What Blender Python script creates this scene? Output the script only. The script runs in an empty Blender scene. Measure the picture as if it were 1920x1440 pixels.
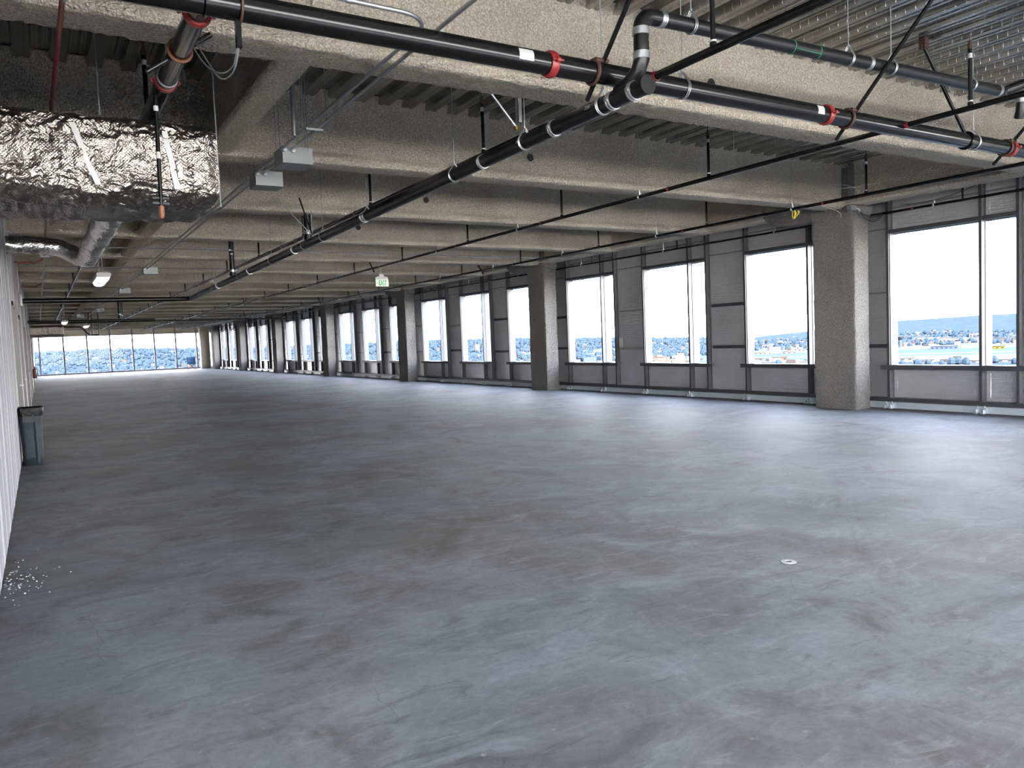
import bpy, math, random
from mathutils import Vector, Matrix, noise
C = bpy.context.scene.collection
sc = bpy.context.scene
PI = math.pi

# ------------------------------------------------------------------ camera
EYE = 1.4127
def cam():
    yaw, pitch, roll = math.radians(31.4417), math.radians(-3.3439), math.radians(-2.3005)
    cy, sy, cp, sp = math.cos(yaw), math.sin(yaw), math.cos(pitch), math.sin(pitch)
    fwd = Vector((sy*cp, cy*cp, sp)); right = Vector((cy, -sy, 0)); up = right.cross(fwd)
    r = right*math.cos(roll) + up*math.sin(roll); u = up*math.cos(roll) - right*math.sin(roll)
    m = Matrix(((r.x, u.x, -fwd.x, 0), (r.y, u.y, -fwd.y, 0), (r.z, u.z, -fwd.z, EYE), (0, 0, 0, 1)))
    cd = bpy.data.cameras.new('camera'); co = bpy.data.objects.new('camera', cd); C.objects.link(co)
    co.matrix_world = m
    cd.sensor_fit = 'HORIZONTAL'; cd.sensor_width = 36; cd.lens = 1443.88/1920*36
    cd.clip_start = .02; cd.clip_end = 40000
    sc.camera = co
cam()

# ------------------------------------------------------------------ sky, sun, exposure
w = bpy.data.worlds.new('world'); sc.world = w; w.use_nodes = True
nt = w.node_tree; nt.nodes.clear()
wo = nt.nodes.new('ShaderNodeOutputWorld'); bg = nt.nodes.new('ShaderNodeBackground')
tc = nt.nodes.new('ShaderNodeTexCoord'); sx = nt.nodes.new('ShaderNodeSeparateXYZ')
cr = nt.nodes.new('ShaderNodeValToRGB')
nt.links.new(tc.outputs['Generated'], sx.inputs[0]); nt.links.new(sx.outputs['Z'], cr.inputs[0])
nt.links.new(cr.outputs[0], bg.inputs[0]); nt.links.new(bg.outputs[0], wo.inputs[0])
e = cr.color_ramp.elements
e[0].position = 0.0; e[0].color = (1.0, .93, .83, 1)
e[1].position = .75; e[1].color = (.70, .79, 1.0, 1)
k = e.new(.14); k.color = (.98, .97, .98, 1)
bg.inputs[1].default_value = 1.0
sun = bpy.data.lights.new('sun', 'SUN'); so = bpy.data.objects.new('sun', sun); C.objects.link(so)
sun.energy = 5.0; sun.angle = math.radians(.6); sun.color = (1, .95, .87)
so.rotation_euler = (math.radians(46), 0, math.radians(-10))
sc.view_settings.view_transform = 'Standard'; sc.view_settings.look = 'None'
sc.view_settings.gamma = 1; sc.view_settings.use_curve_mapping = False
sc.view_settings.exposure = 5.25
try:
    sc.cycles.filter_width = 1.1; sc.cycles.max_bounces = 10; sc.cycles.diffuse_bounces = 6; sc.cycles.glossy_bounces = 4
    sc.cycles.sample_clamp_indirect = 6; sc.cycles.caustics_reflective = False; sc.cycles.caustics_refractive = False
except Exception:
    pass

# ------------------------------------------------------------------ materials
MATS = {}
def new_mat(name):
    m = bpy.data.materials.new(name); m.use_nodes = True
    n = m.node_tree.nodes; b = n['Principled BSDF']
    MATS[name] = m
    return m, m.node_tree, b
def N(nt, t, **kw):
    n = nt.nodes.new(t)
    for k, v in kw.items():
        if k in n.inputs.keys(): n.inputs[k].default_value = v
        else: setattr(n, k, v)
    return n
def setin(b, **kw):
    for k, v in kw.items():
        b.inputs[k.replace('_', ' ')].default_value = v
def plain(name, col, rough=.6, metal=0, noise_amt=.12, scale=6, bump=0, bscale=40, spec=.5):
    m, nt, b = new_mat(name)
    setin(b, Roughness=rough, Metallic=metal); b.inputs['Specular IOR Level'].default_value = spec
    co = N(nt, 'ShaderNodeTexCoord')
    nz = N(nt, 'ShaderNodeTexNoise', Scale=scale, Detail=5)
    nt.links.new(co.outputs['Object'], nz.inputs['Vector'])
    mr = N(nt, 'ShaderNodeMapRange'); mr.inputs[3].default_value = 1-noise_amt*2; mr.inputs[4].default_value = 1+noise_amt*2
    nt.links.new(nz.outputs[0], mr.inputs[0])
    mx = N(nt, 'ShaderNodeVectorMath', operation='SCALE'); mx.inputs[0].default_value = col
    nt.links.new(mr.outputs[0], mx.inputs['Scale']); nt.links.new(mx.outputs[0], b.inputs['Base Color'])
    if bump:
        n2 = N(nt, 'ShaderNodeTexNoise', Scale=bscale, Detail=6); nt.links.new(co.outputs['Object'], n2.inputs['Vector'])
        bp = N(nt, 'ShaderNodeBump', Strength=bump, Distance=.02); nt.links.new(n2.outputs[0], bp.inputs['Height'])
        nt.links.new(bp.outputs[0], b.inputs['Normal'])
    return m

def spray_mat(name, col, strength=1.0):
    m, nt, b = new_mat(name)
    setin(b, Roughness=.95); b.inputs['Specular IOR Level'].default_value = .15
    ge = N(nt, 'ShaderNodeNewGeometry')
    n1 = N(nt, 'ShaderNodeTexNoise', Scale=44, Detail=5, Roughness=.62); n2 = N(nt, 'ShaderNodeTexNoise', Scale=1.1, Detail=4)
    v = N(nt, 'ShaderNodeTexVoronoi', Scale=62)
    for q in (n1, n2, v): nt.links.new(ge.outputs['Position'], q.inputs['Vector'])
    ad = N(nt, 'ShaderNodeMath', operation='MULTIPLY_ADD'); ad.inputs[1].default_value = -.45
    nt.links.new(v.outputs['Distance'], ad.inputs[0]); nt.links.new(n1.outputs[0], ad.inputs[2])
    bp = N(nt, 'ShaderNodeBump', Strength=1.0*strength, Distance=.075); nt.links.new(ad.outputs[0], bp.inputs['Height'])
    nt.links.new(bp.outputs[0], b.inputs['Normal'])
    r = N(nt, 'ShaderNodeValToRGB'); nt.links.new(n2.outputs[0], r.inputs[0])
    c = Vector(col)
    r.color_ramp.elements[0].position = .3; r.color_ramp.elements[0].color = (*(c*.82), 1)
    r.color_ramp.elements[1].position = .7; r.color_ramp.elements[1].color = (*(c*1.08), 1)
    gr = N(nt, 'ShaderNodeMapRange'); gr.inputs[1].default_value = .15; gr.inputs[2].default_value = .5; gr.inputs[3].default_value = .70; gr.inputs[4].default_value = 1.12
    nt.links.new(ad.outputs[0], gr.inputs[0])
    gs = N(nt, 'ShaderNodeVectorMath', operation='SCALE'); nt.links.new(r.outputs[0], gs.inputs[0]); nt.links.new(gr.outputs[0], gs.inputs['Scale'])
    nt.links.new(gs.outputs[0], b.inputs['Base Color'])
    return m
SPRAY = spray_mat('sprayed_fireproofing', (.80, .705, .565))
SPRAYC = spray_mat('sprayed_column', (.27, .255, .23))

def floor_mat():
    m, nt, b = new_mat('concrete_floor')
    ge = N(nt, 'ShaderNodeNewGeometry')
    mp = N(nt, 'ShaderNodeMapping'); nt.links.new(ge.outputs['Position'], mp.inputs[0])
    mp.inputs['Rotation'].default_value = (0, 0, .55); mp.inputs['Scale'].default_value = (.45, 1.5, 1)
    big = N(nt, 'ShaderNodeTexNoise', Scale=.33, Detail=5, Roughness=.6, Distortion=.6)
    mid = N(nt, 'ShaderNodeTexNoise', Scale=1.7, Detail=9, Roughness=.68, Distortion=.9)
    streak = N(nt, 'ShaderNodeTexNoise', Scale=5.5, Detail=7, Roughness=.7, Distortion=1.2)
    fine = N(nt, 'ShaderNodeTexNoise', Scale=140, Detail=4)
    nt.links.new(ge.outputs['Position'], big.inputs['Vector'])
    nt.links.new(ge.outputs['Position'], fine.inputs['Vector'])
    nt.links.new(ge.outputs['Position'], mid.inputs['Vector'])
    nt.links.new(mp.outputs[0], streak.inputs['Vector'])
    r1 = N(nt, 'ShaderNodeValToRGB'); nt.links.new(big.outputs[0], r1.inputs[0])
    el = r1.color_ramp.elements
    el[0].position = .36; el[0].color = (0.073, 0.069, 0.066, 1); el[1].position = .64; el[1].color = (0.108, 0.112, 0.113, 1)
    q = el.new(.5); q.color = (0.090, 0.094, 0.097, 1)
    def mixcol(a, fac_node, lo, hi, c, amount):
        mr = N(nt, 'ShaderNodeMapRange'); mr.inputs[1].default_value = lo; mr.inputs[2].default_value = hi
        mr.inputs[3].default_value = 0; mr.inputs[4].default_value = amount
        nt.links.new(fac_node.outputs[0], mr.inputs[0])
        mx = N(nt, 'ShaderNodeMix', data_type='RGBA'); nt.links.new(mr.outputs[0], mx.inputs[0])
        nt.links.new(a, mx.inputs[6]); mx.inputs[7].default_value = (*c, 1)
        return mx.outputs[2]
    o = mixcol(r1.outputs[0], mid, .50, .66, (0.132, 0.139, 0.144), .75)
    o = mixcol(o, mid, .47, .32, (0.051, 0.047, 0.043), .8)
    o = mixcol(o, streak, .54, .68, (0.141, 0.148, 0.151), .6)
    o = mixcol(o, streak, .46, .33, (0.046, 0.045, 0.043), .6)
    sp = N(nt, 'ShaderNodeTexNoise', Scale=17, Detail=3); nt.links.new(ge.outputs['Position'], sp.inputs['Vector'])
    o = mixcol(o, sp, .70, .76, (0.159, 0.167, 0.162), .5)
    gn = N(nt, 'ShaderNodeTexNoise', Scale=.8, Detail=4, Distortion=.5)
    mp2 = N(nt, 'ShaderNodeMapping'); mp2.inputs['Location'].default_value = (7, 3, 0)
    nt.links.new(ge.outputs['Position'], mp2.inputs[0]); nt.links.new(mp2.outputs[0], gn.inputs['Vector'])
    o = mixcol(o, gn, .56, .72, (0.073, 0.081, 0.071), .5)
    cz = N(nt, 'ShaderNodeTexNoise', Scale=.55, Detail=3, Distortion=.8)
    mp3 = N(nt, 'ShaderNodeMapping'); mp3.inputs['Location'].default_value = (21, 9, 4)
    nt.links.new(ge.outputs['Position'], mp3.inputs[0]); nt.links.new(mp3.outputs[0], cz.inputs['Vector'])
    r3 = N(nt, 'ShaderNodeValToRGB'); nt.links.new(cz.outputs[0], r3.inputs[0])
    r3.color_ramp.elements[0].position = .38; r3.color_ramp.elements[0].color = (1.04, .99, .96, 1)
    r3.color_ramp.elements[1].position = .62; r3.color_ramp.elements[1].color = (.98, 1.0, 1.02, 1)
    mm_ = N(nt, 'ShaderNodeMix', data_type='RGBA', blend_type='MULTIPLY'); mm_.inputs[0].default_value = 1
    nt.links.new(o, mm_.inputs[6]); nt.links.new(r3.outputs[0], mm_.inputs[7]); o = mm_.outputs[2]
    mt = N(nt, 'ShaderNodeTexNoise', Scale=26, Detail=8, Roughness=.75, Distortion=.6); nt.links.new(ge.outputs['Position'], mt.inputs['Vector'])
    mrr = N(nt, 'ShaderNodeMapRange'); mrr.inputs[1].default_value = .3; mrr.inputs[2].default_value = .7; mrr.inputs[3].default_value = .94; mrr.inputs[4].default_value = 1.24
    nt.links.new(mt.outputs[0], mrr.inputs[0])
    sw = N(nt, 'ShaderNodeTexVoronoi', Scale=.42); sw.feature = 'F1'
    wv2 = N(nt, 'ShaderNodeMix', data_type='RGBA'); wv2.inputs[0].default_value = .35
    nt.links.new(ge.outputs['Position'], wv2.inputs[6]); nt.links.new(mid.outputs['Color'], wv2.inputs[7]); nt.links.new(wv2.outputs[2], sw.inputs['Vector'])
    sr = N(nt, 'ShaderNodeMapRange'); sr.inputs[1].default_value = 0; sr.inputs[2].default_value = 1; sr.inputs[3].default_value = .90; sr.inputs[4].default_value = 1.10
    sc_ = N(nt, 'ShaderNodeSeparateColor'); nt.links.new(sw.outputs['Color'], sc_.inputs[0]); nt.links.new(sc_.outputs[0], sr.inputs[0])
    m2_ = N(nt, 'ShaderNodeMath', operation='MULTIPLY'); nt.links.new(mrr.outputs[0], m2_.inputs[0]); nt.links.new(sr.outputs[0], m2_.inputs[1])
    sv = N(nt, 'ShaderNodeVectorMath', operation='SCALE'); nt.links.new(o, sv.inputs[0]); nt.links.new(m2_.outputs[0], sv.inputs['Scale']); o = sv.outputs[0]
    nt.links.new(o, b.inputs['Base Color'])
    mr = N(nt, 'ShaderNodeMapRange'); mr.inputs[3].default_value = .5; mr.inputs[4].default_value = .8
    nt.links.new(streak.outputs[0], mr.inputs[0]); nt.links.new(mr.outputs[0], b.inputs['Roughness'])
    bp = N(nt, 'ShaderNodeBump', Strength=.25, Distance=.004); nt.links.new(fine.outputs[0], bp.inputs['Height'])
    bp2 = N(nt, 'ShaderNodeBump', Strength=.25, Distance=.02); nt.links.new(streak.outputs[0], bp2.inputs['Height'])
    nt.links.new(bp.outputs[0], bp2.inputs['Normal']); nt.links.new(bp2.outputs[0], b.inputs['Normal'])
    b.inputs['Specular IOR Level'].default_value = .05
    return m
FLOOR = floor_mat()

def deck_mat():
    m, nt, b = new_mat('galvanised_deck')
    setin(b, Metallic=.95, Roughness=.27)
    ge = N(nt, 'ShaderNodeNewGeometry')
    n1 = N(nt, 'ShaderNodeTexNoise', Scale=3, Detail=6); nt.links.new(ge.outputs['Position'], n1.inputs['Vector'])
    r = N(nt, 'ShaderNodeValToRGB'); nt.links.new(n1.outputs[0], r.inputs[0])
    r.color_ramp.elements[0].position = .3; r.color_ramp.elements[0].color = (.25, .25, .235, 1)
    r.color_ramp.elements[1].position = .75; r.color_ramp.elements[1].color = (.48, .475, .445, 1)
    nt.links.new(r.outputs[0], b.inputs['Base Color'])
    # pressed dashes along the ribs (embossments)
    mp = N(nt, 'ShaderNodeMapping'); nt.links.new(ge.outputs['Position'], mp.inputs[0])
    mp.inputs['Rotation'].default_value = (0, 0, PI/2)
    br = N(nt, 'ShaderNodeTexBrick', Scale=1); br.inputs['Brick Width'].default_value = .09; br.inputs['Row Height'].default_value = .036
    br.inputs['Mortar Size'].default_value = .007; br.inputs['Mortar Smooth'].default_value = .6
    nt.links.new(mp.outputs[0], br.inputs['Vector'])
    bp = N(nt, 'ShaderNodeBump', Strength=.5, Distance=.006); nt.links.new(br.outputs['Fac'], bp.inputs['Height'])
    nt.links.new(bp.outputs[0], b.inputs['Normal'])
    return m
DECK = deck_mat()

def foil_mat(name, col, rough, bump, dist, scale, scrim=True):
    m, nt, b = new_mat(name)
    setin(b, Metallic=1.0, Roughness=rough)
    b.inputs['Base Color'].default_value = (*col, 1)
    co = N(nt, 'ShaderNodeTexCoord')
    v = N(nt, 'ShaderNodeTexVoronoi', Scale=scale, feature='DISTANCE_TO_EDGE')
    ns = N(nt, 'ShaderNodeTexNoise', Scale=scale*.8, Detail=4, Distortion=1.5)
    nt.links.new(co.outputs['Object'], ns.inputs['Vector'])
    wv = N(nt, 'ShaderNodeMix', data_type='RGBA'); wv.inputs[0].default_value = .25
    nt.links.new(co.outputs['Object'], wv.inputs[6]); nt.links.new(ns.outputs['Color'], wv.inputs[7])
    nt.links.new(wv.outputs[2], v.inputs['Vector'])
    bp = N(nt, 'ShaderNodeBump', Strength=bump, Distance=dist)
    ad = N(nt, 'ShaderNodeMath', operation='ADD'); nt.links.new(v.outputs['Distance'], ad.inputs[0]); nt.links.new(ns.outputs[0], ad.inputs[1])
    nt.links.new(ad.outputs[0], bp.inputs['Height'])
    last = bp
    if scrim:
        mp = N(nt, 'ShaderNodeMapping'); mp.inputs['Rotation'].default_value = (0, PI/4, 0)
        nt.links.new(co.outputs['Object'], mp.inputs[0])
        hs = []
        for ax in ('X', 'Z'):
            wa = N(nt, 'ShaderNodeTexWave', Scale=22, Distortion=.8, bands_direction=ax); wa.inputs['Detail'].default_value = 0
            nt.links.new(mp.outputs[0], wa.inputs['Vector']); hs.append(wa)
        mm = N(nt, 'ShaderNodeMath', operation='MAXIMUM')
        nt.links.new(hs[0].outputs['Fac'], mm.inputs[0]); nt.links.new(hs[1].outputs['Fac'], mm.inputs[1])
        b2 = N(nt, 'ShaderNodeBump', Strength=.35, Distance=.004); nt.links.new(mm.outputs[0], b2.inputs['Height'])
        nt.links.new(bp.outputs[0], b2.inputs['Normal']); last = b2
    nt.links.new(last.outputs[0], b.inputs['Normal'])
    return m
FOIL = foil_mat('duct_foil', (.27, .238, .205), .30, .6, .03, 9)
FLEXFOIL = foil_mat('flex_foil', (.68, .67, .65), .18, .6, .02, 9, False)
def panel_mat():
    m, nt, b = new_mat('foil_faced_insulation')
    setin(b, Metallic=.8, Roughness=.36)
    ge = N(nt, 'ShaderNodeNewGeometry')
    mp = N(nt, 'ShaderNodeMapping'); mp.inputs['Scale'].default_value = (1, 1, .35); nt.links.new(ge.outputs['Position'], mp.inputs[0])
    mp2 = N(nt, 'ShaderNodeMapping'); mp2.inputs['Scale'].default_value = (1, .15, 1.6); nt.links.new(ge.outputs['Position'], mp2.inputs[0])
    a = N(nt, 'ShaderNodeTexNoise', Scale=22, Detail=5, Distortion=1); c = N(nt, 'ShaderNodeTexNoise', Scale=24, Detail=4)
    d = N(nt, 'ShaderNodeTexNoise', Scale=1.2, Detail=3)
    nt.links.new(mp.outputs[0], a.inputs['Vector']); nt.links.new(mp2.outputs[0], c.inputs['Vector']); nt.links.new(ge.outputs['Position'], d.inputs['Vector'])
    mx = N(nt, 'ShaderNodeMix', data_type='FLOAT'); nt.links.new(d.outputs[0], mx.inputs[0]); nt.links.new(a.outputs[0], mx.inputs[2]); nt.links.new(c.outputs[0], mx.inputs[3])
    bp = N(nt, 'ShaderNodeBump', Strength=.75, Distance=.03); nt.links.new(mx.outputs[0], bp.inputs['Height']); nt.links.new(bp.outputs[0], b.inputs['Normal'])
    r = N(nt, 'ShaderNodeValToRGB'); nt.links.new(d.outputs[0], r.inputs[0])
    r.color_ramp.elements[0].position = .3; r.color_ramp.elements[0].color = (.46, .45, .445, 1)
    r.color_ramp.elements[1].position = .7; r.color_ramp.elements[1].color = (.60, .59, .59, 1)
    nt.links.new(r.outputs[0], b.inputs['Base Color'])
    return m
PANEL = panel_mat()
TAPE = plain('foil_tape', (.25, .245, .235), .4, .6, .05, 20)
PATCH = plain('bare_board_patch', (.42, .40, .37), .8)
STUD = plain('dark_steel_stud', (.055, .057, .062), .45, .6, .06, 5)
CURB = plain('galvanised_curb', (.36, .41, .43), .5, .45, .08, 5)
GALV = plain('galvanised_steel', (.36, .375, .38), .35, .85, .08, 12)
BOXGREY = plain('grey_box_enamel', (.17, .18, .18), .45, .3, .05, 8)
JAMB = plain('pale_window_frame', (.055, .058, .056), .5, 0, .03, 4)
BLACK = plain('black_pipe', (.0032, .003, .003), .22, .0, .3, 9, 0, 40, .34)
IRON = plain('cast_iron_pipe', (.0035, .0035, .004), .34, 0, .3, 14, .05, 120, .35)
RED = plain('red_coupling', (.17, .012, .010), .42, 0, .2, 30)
RUST = plain('rust_brown_clamp', (.045, .015, .009), .6, 0, .25, 40)
ORANGE = plain('orange_clamp', (.13, .038, .011), .55, 0, .2, 30)
REDPIPE = plain('red_conduit', (.16, .010, .008), .45, 0, .1, 10)
BRASS = plain('brass', (.17, .11, .03), .35, .9, .1, 20)
STICK = plain('white_sticker', (.36, .355, .34), .6, 0, .04, 30)
GREEN = plain('green_tape_mark', (.01, .14, .06), .6)
MULL = plain('grey_mullion', (.16, .14, .19), .45, .2, .03, 5)
CREAM = plain('cream_soffit', (.46, .40, .30), .85, 0, .05, 1.5)
DRY = None
def drywall():
    m, nt, b = new_mat('purple_gypsum_board')
    setin(b, Roughness=.85)
    ge = N(nt, 'ShaderNodeNewGeometry')
    mp = N(nt, 'ShaderNodeMapping'); mp.inputs['Scale'].default_value = (1, 1, .12); nt.links.new(ge.outputs['Position'], mp.inputs[0])
    a = N(nt, 'ShaderNodeTexNoise', Scale=2.2, Detail=3, Distortion=.4); nt.links.new(mp.outputs[0], a.inputs['Vector'])
    r = N(nt, 'ShaderNodeValToRGB'); nt.links.new(a.outputs[0], r.inputs[0])
    r.color_ramp.elements[0].position = .40; r.color_ramp.elements[0].color = (.178, .168, .205, 1)
    r.color_ramp.elements[1].position = .60; r.color_ramp.elements[1].color = (.222, .215, .228, 1)
    nt.links.new(r.outputs[0], b.inputs['Base Color'])
    return m
DRY = drywall()
MUD = plain('joint_compound', (.33, .325, .315), .85, 0, .06, 3)
TANWALL = plain('tan_wall_board', (.33, .28, .25), .85, 0, .06, 2)
GREYWALL = plain('primed_wall_board', (.33, .32, .33), .85, 0, .06, 2)
DOORF = plain('dark_door_frame', (.10, .10, .095), .5, 0, .05, 3)
BIN = plain('grey_green_plastic', (.0075, .0135, .0165), .5, 0, .2, 14, .03, 60, .3)
LINER = plain('black_bin_liner', (.002, .002, .0022), .35, 0, .2, 20, .3, 18, .12)
EXT = plain('extinguisher_red', (.07, .008, .008), .3)
RUBBER = plain('black_rubber', (.004, .004, .004), .6)
CHAIRB = plain('blue_canvas', (.012, .065, .16), .8, 0, .1, 10)
YEL = plain('yellow_hose', (.62, .5, .03), .5, 0, .05, 8)
WIREW = plain('pale_wire', (.5, .49, .45), .5)
WIREB = plain('black_cable', (.004, .004, .004), .5)
EXITW = plain('exit_sign_face', (.72, .86, .66), .5, 0, .02, 3)
EXITG = plain('exit_green', (.01, .30, .08), .5, 0, .02, 3)
SIGNG = plain('sign_housing', (.40, .39, .37), .5)
CRACK = plain('crack_line', (.06, .058, .055), .95)  # dark tone of the thin ribbons drawn as floor cracks
SCUFF = plain('tyre_scuff', (.10, .095, .095), .8, 0, .3, 9)
CHALK = plain('pale_scuff', (.47, .47, .46), .85, 0, .2, 9)
STAIN = plain('dark_stain', (.035, .032, .028), .8, 0, .3, 40)
PLASTER = plain('plaster_crumb', (.28, .28, .275), .9)
def lampmat():
    m, nt, b = new_mat('lamp_diffuser'); setin(b, Roughness=.4)
    b.inputs['Base Color'].default_value = (.8, .8, .78, 1)
    b.inputs['Emission Color'].default_value = (1, .9, .82, 1); b.inputs['Emission Strength'].default_value = .10
    return m
LAMP = lampmat()
LAMPB = plain('lamp_body', (.22, .215, .205), .45)
def glass():
    m, nt, b = new_mat('tinted_glass')
    for n in list(nt.nodes):
        if n.type != 'OUTPUT_MATERIAL': nt.nodes.remove(n)
    out = [n for n in nt.nodes if n.type == 'OUTPUT_MATERIAL'][0]
    t = N(nt, 'ShaderNodeBsdfTransparent'); t.inputs[0].default_value = (.93, .955, 1, 1)
    g = N(nt, 'ShaderNodeBsdfGlossy'); g.inputs['Roughness'].default_value = .02
    mx = N(nt, 'ShaderNodeMixShader'); mx.inputs[0].default_value = .004
    nt.links.new(t.outputs[0], mx.inputs[1]); nt.links.new(g.outputs[0], mx.inputs[2]); nt.links.new(mx.outputs[0], out.inputs[0])
    return m
GLASS = glass()

# ------------------------------------------------------------------ mesh builder
WLOC = {}
def empty_at(name, loc, parent=None):
    o = bpy.data.objects.new(name, None); C.objects.link(o)
    o.empty_display_size = .1
    o.location = loc; WLOC[o.name] = Vector(loc)
    return o
def tag(o, label=None, cat=None, group=None, kind=None):
    if label: o['label'] = label
    if cat: o['category'] = cat
    if group: o['group'] = group
    if kind: o['kind'] = kind
    return o
def thing(name, label, cat, loc=(0, 0, 0), group=None, kind=None):
    return tag(empty_at(name, loc), label, cat, group, kind)
class MB:
    def __init__(s): s.v = []; s.f = []
    def quad_loop(s, rings, closed=True, cap=True):
        b0 = len(s.v); n = len(rings[0])
        for r in rings: s.v.extend([tuple(p) for p in r])
        for i in range(len(rings)-1):
            a = b0+i*n; c = a+n
            for j in range(n if closed else n-1):
                k = (j+1) % n
                s.f.append((a+j, a+k, c+k, c+j))
        if cap:
            s.f.append(tuple(range(b0+n-1, b0-1, -1))); e0 = b0+(len(rings)-1)*n; s.f.append(tuple(range(e0, e0+n)))
        return s
    def box(s, x0, x1, y0, y1, z0, z1):
        b = len(s.v)
        s.v += [(x0, y0, z0), (x1, y0, z0), (x1, y1, z0), (x0, y1, z0), (x0, y0, z1), (x1, y0, z1), (x1, y1, z1), (x0, y1, z1)]
        s.f += [tuple(b+i for i in q) for q in ((3, 2, 1, 0), (4, 5, 6, 7), (0, 1, 5, 4), (1, 2, 6, 5), (2, 3, 7, 6), (3, 0, 4, 7))]
        return s
    def tube(s, pts, r, n=12, cap=True):
        pts = [Vector(p) for p in pts]
        if not isinstance(r, (list, tuple)): r = [r]*len(pts)
        rings = []; prev = None
        for i, p in enumerate(pts):
            d = (pts[min(i+1, len(pts)-1)]-pts[max(i-1, 0)])
            if d.length < 1e-9: d = Vector((0, 0, 1))
            d.normalize()
            if prev is None:
                a = Vector((0, 0, 1)) if abs(d.z) < .9 else Vector((1, 0, 0))
                u = d.cross(a).normalized()
            else:
                u = (prev - d*prev.dot(d)).normalized()
            prev = u; vv = d.cross(u)
            rings.append([p+(u*math.cos(2*PI*j/n)+vv*math.sin(2*PI*j/n))*r[i] for j in range(n)])
        return s.quad_loop(rings, True, cap)
    def ring(s, c, axis, R, r, a0=0, a1=2*PI, n=20, m=6):
        ax = Vector(axis).normalized(); t = Vector((0, 0, 1)) if abs(ax.z) < .9 else Vector((1, 0, 0))
        u = (t-ax*t.dot(ax)).normalized(); vv = ax.cross(u)
        full = abs(a1-a0-2*PI) < 1e-6
        pts = [Vector(c)+(u*math.cos(a0+(a1-a0)*i/n)+vv*math.sin(a0+(a1-a0)*i/n))*R for i in range(n+1)]
        return s.tube(pts, r, m, not full)
    def build(s, name, mat, parent=None, smooth=False):
        me = bpy.data.meshes.new(name)
        off = WLOC[parent.name] if parent is not None and parent.name in WLOC else Vector((0, 0, 0))
        me.from_pydata([(p[0]-off.x, p[1]-off.y, p[2]-off.z) for p in s.v], [], s.f)
        me.validate(); 
        if smooth:
            me.polygons.foreach_set('use_smooth', [True]*len(me.polygons))
            try: me.set_sharp_from_angle(angle=math.radians(40))
            except Exception: pass
        me.materials.append(mat)
        o = bpy.data.objects.new(name, me); C.objects.link(o)
        if parent is not None:
            o.parent = parent; WLOC[o.name] = off
        else:
            WLOC[o.name] = Vector((0, 0, 0))
        return o
def inst(src, name, parent, off):
    """copy of a mesh object moved by off (world) under parent"""
    o = src.copy(); o.name = name; C.objects.link(o); o.parent = parent
    po = WLOC[parent.name] if parent is not None else Vector((0, 0, 0))
    so_ = WLOC.get(src.name, Vector((0, 0, 0)))
    o.location = Vector(src.location) + so_ + Vector(off) - po
    for kk in ('label', 'group', 'category'):
        if kk in o.keys(): del o[kk]
    WLOC[o.name] = po
    return o
def struct(o, label=None, cat=None, group=None): return tag(o, label, cat, group, 'structure')
def spline(pts, n=6):
    P_ = [Vector(p) for p in pts]; out = []
    for i in range(len(P_)-1):
        p0, p1, p2, p3 = P_[max(i-1, 0)], P_[i], P_[i+1], P_[min(i+2, len(P_)-1)]
        for j in range(n):
            u = j/n; out.append(.5*((2*p1)+(p2-p0)*u+(2*p0-5*p1+4*p2-p3)*u*u+(3*p1-p0-3*p2+p3)*u**3))
    return out+[P_[-1]]
def arc(c, u, v, R, a0, a1, n=8):
    c, u, v = Vector(c), Vector(u), Vector(v)
    return [c+u*R*math.cos(a0+(a1-a0)*i/n)+v*R*math.sin(a0+(a1-a0)*i/n) for i in range(n+1)]

# ------------------------------------------------------------------ room constants
YN, YF = -3.3, 69.8
XE, YE = -16.0, 2.6            # unseen bay added behind the camera, open left, for extra light
XL, XW, XG = -.286, 12.11, 12.34
ZB, ZD = 3.352, 4.07          # beam underside, deck underside
SY = 9.1435; B0 = 5.15; BS = SY/3
COLY = [8.32+SY*i for i in range(7)]
ORD = ['nearest', 'second', 'third', 'fourth', 'fifth', 'sixth', 'seventh', 'eighth', 'ninth', 'tenth', 'eleventh', 'twelfth', 'thirteenth', 'fourteenth',
       'fifteenth', 'sixteenth', 'seventeenth', 'eighteenth', 'nineteenth', 'twentieth', 'twenty-first', 'twenty-second', 'twenty-third', 'twenty-fourth', 'twenty-fifth', 'twenty-sixth']

# floor
fl = struct(MB().box(-1.2, 12.5, YN-.4, YF+.5, -.25, 0).box(XE-.3, -1.2, YN-.4, YE+.3, -.25, 0).build('floor', FLOOR), 'bare grey concrete floor slab with stains and trowel marks', 'floor')

# ceiling: corrugated deck sheets, each three ribs wide
ceil = thing('ceiling', 'corrugated galvanised metal deck above the sprayed beams', 'ceiling', (0, 0, ZD), kind='structure')
P = .2848
def deck_sheet(x0, nrib=3):
    b = MB(); prof = []
    for i in range(nrib):
        x = x0+i*P
        prof += [(x, ZD+.075), (x+.045, ZD+.075), (x+.062, ZD+.068), (x+.079, ZD+.075), (x+.122, ZD+.075), (x+.142, ZD), (x+.19, ZD), (x+.2, ZD+.008), (x+.222, ZD+.008), (x+.232, ZD), (x+P-.02, ZD)]
    prof.append((x0+nrib*P, ZD+.075))
    prof = [p for p in prof]
    ys = [YN-.3+i*(YF-YN+.6)/12 for i in range(13)]
    rings = [[(x, y, z) for x, z in prof] for y in ys]
    b.quad_loop(rings, closed=False, cap=False)
    return b
s0 = deck_sheet(7.121-.166-9*3*P).build('deck_sheet', DECK, ceil)
xs = 7.121-.166-9*3*P
for i in range(1, 16): inst(s0, 'deck_sheet', ceil, (i*3*P, 0, 0))
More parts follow.
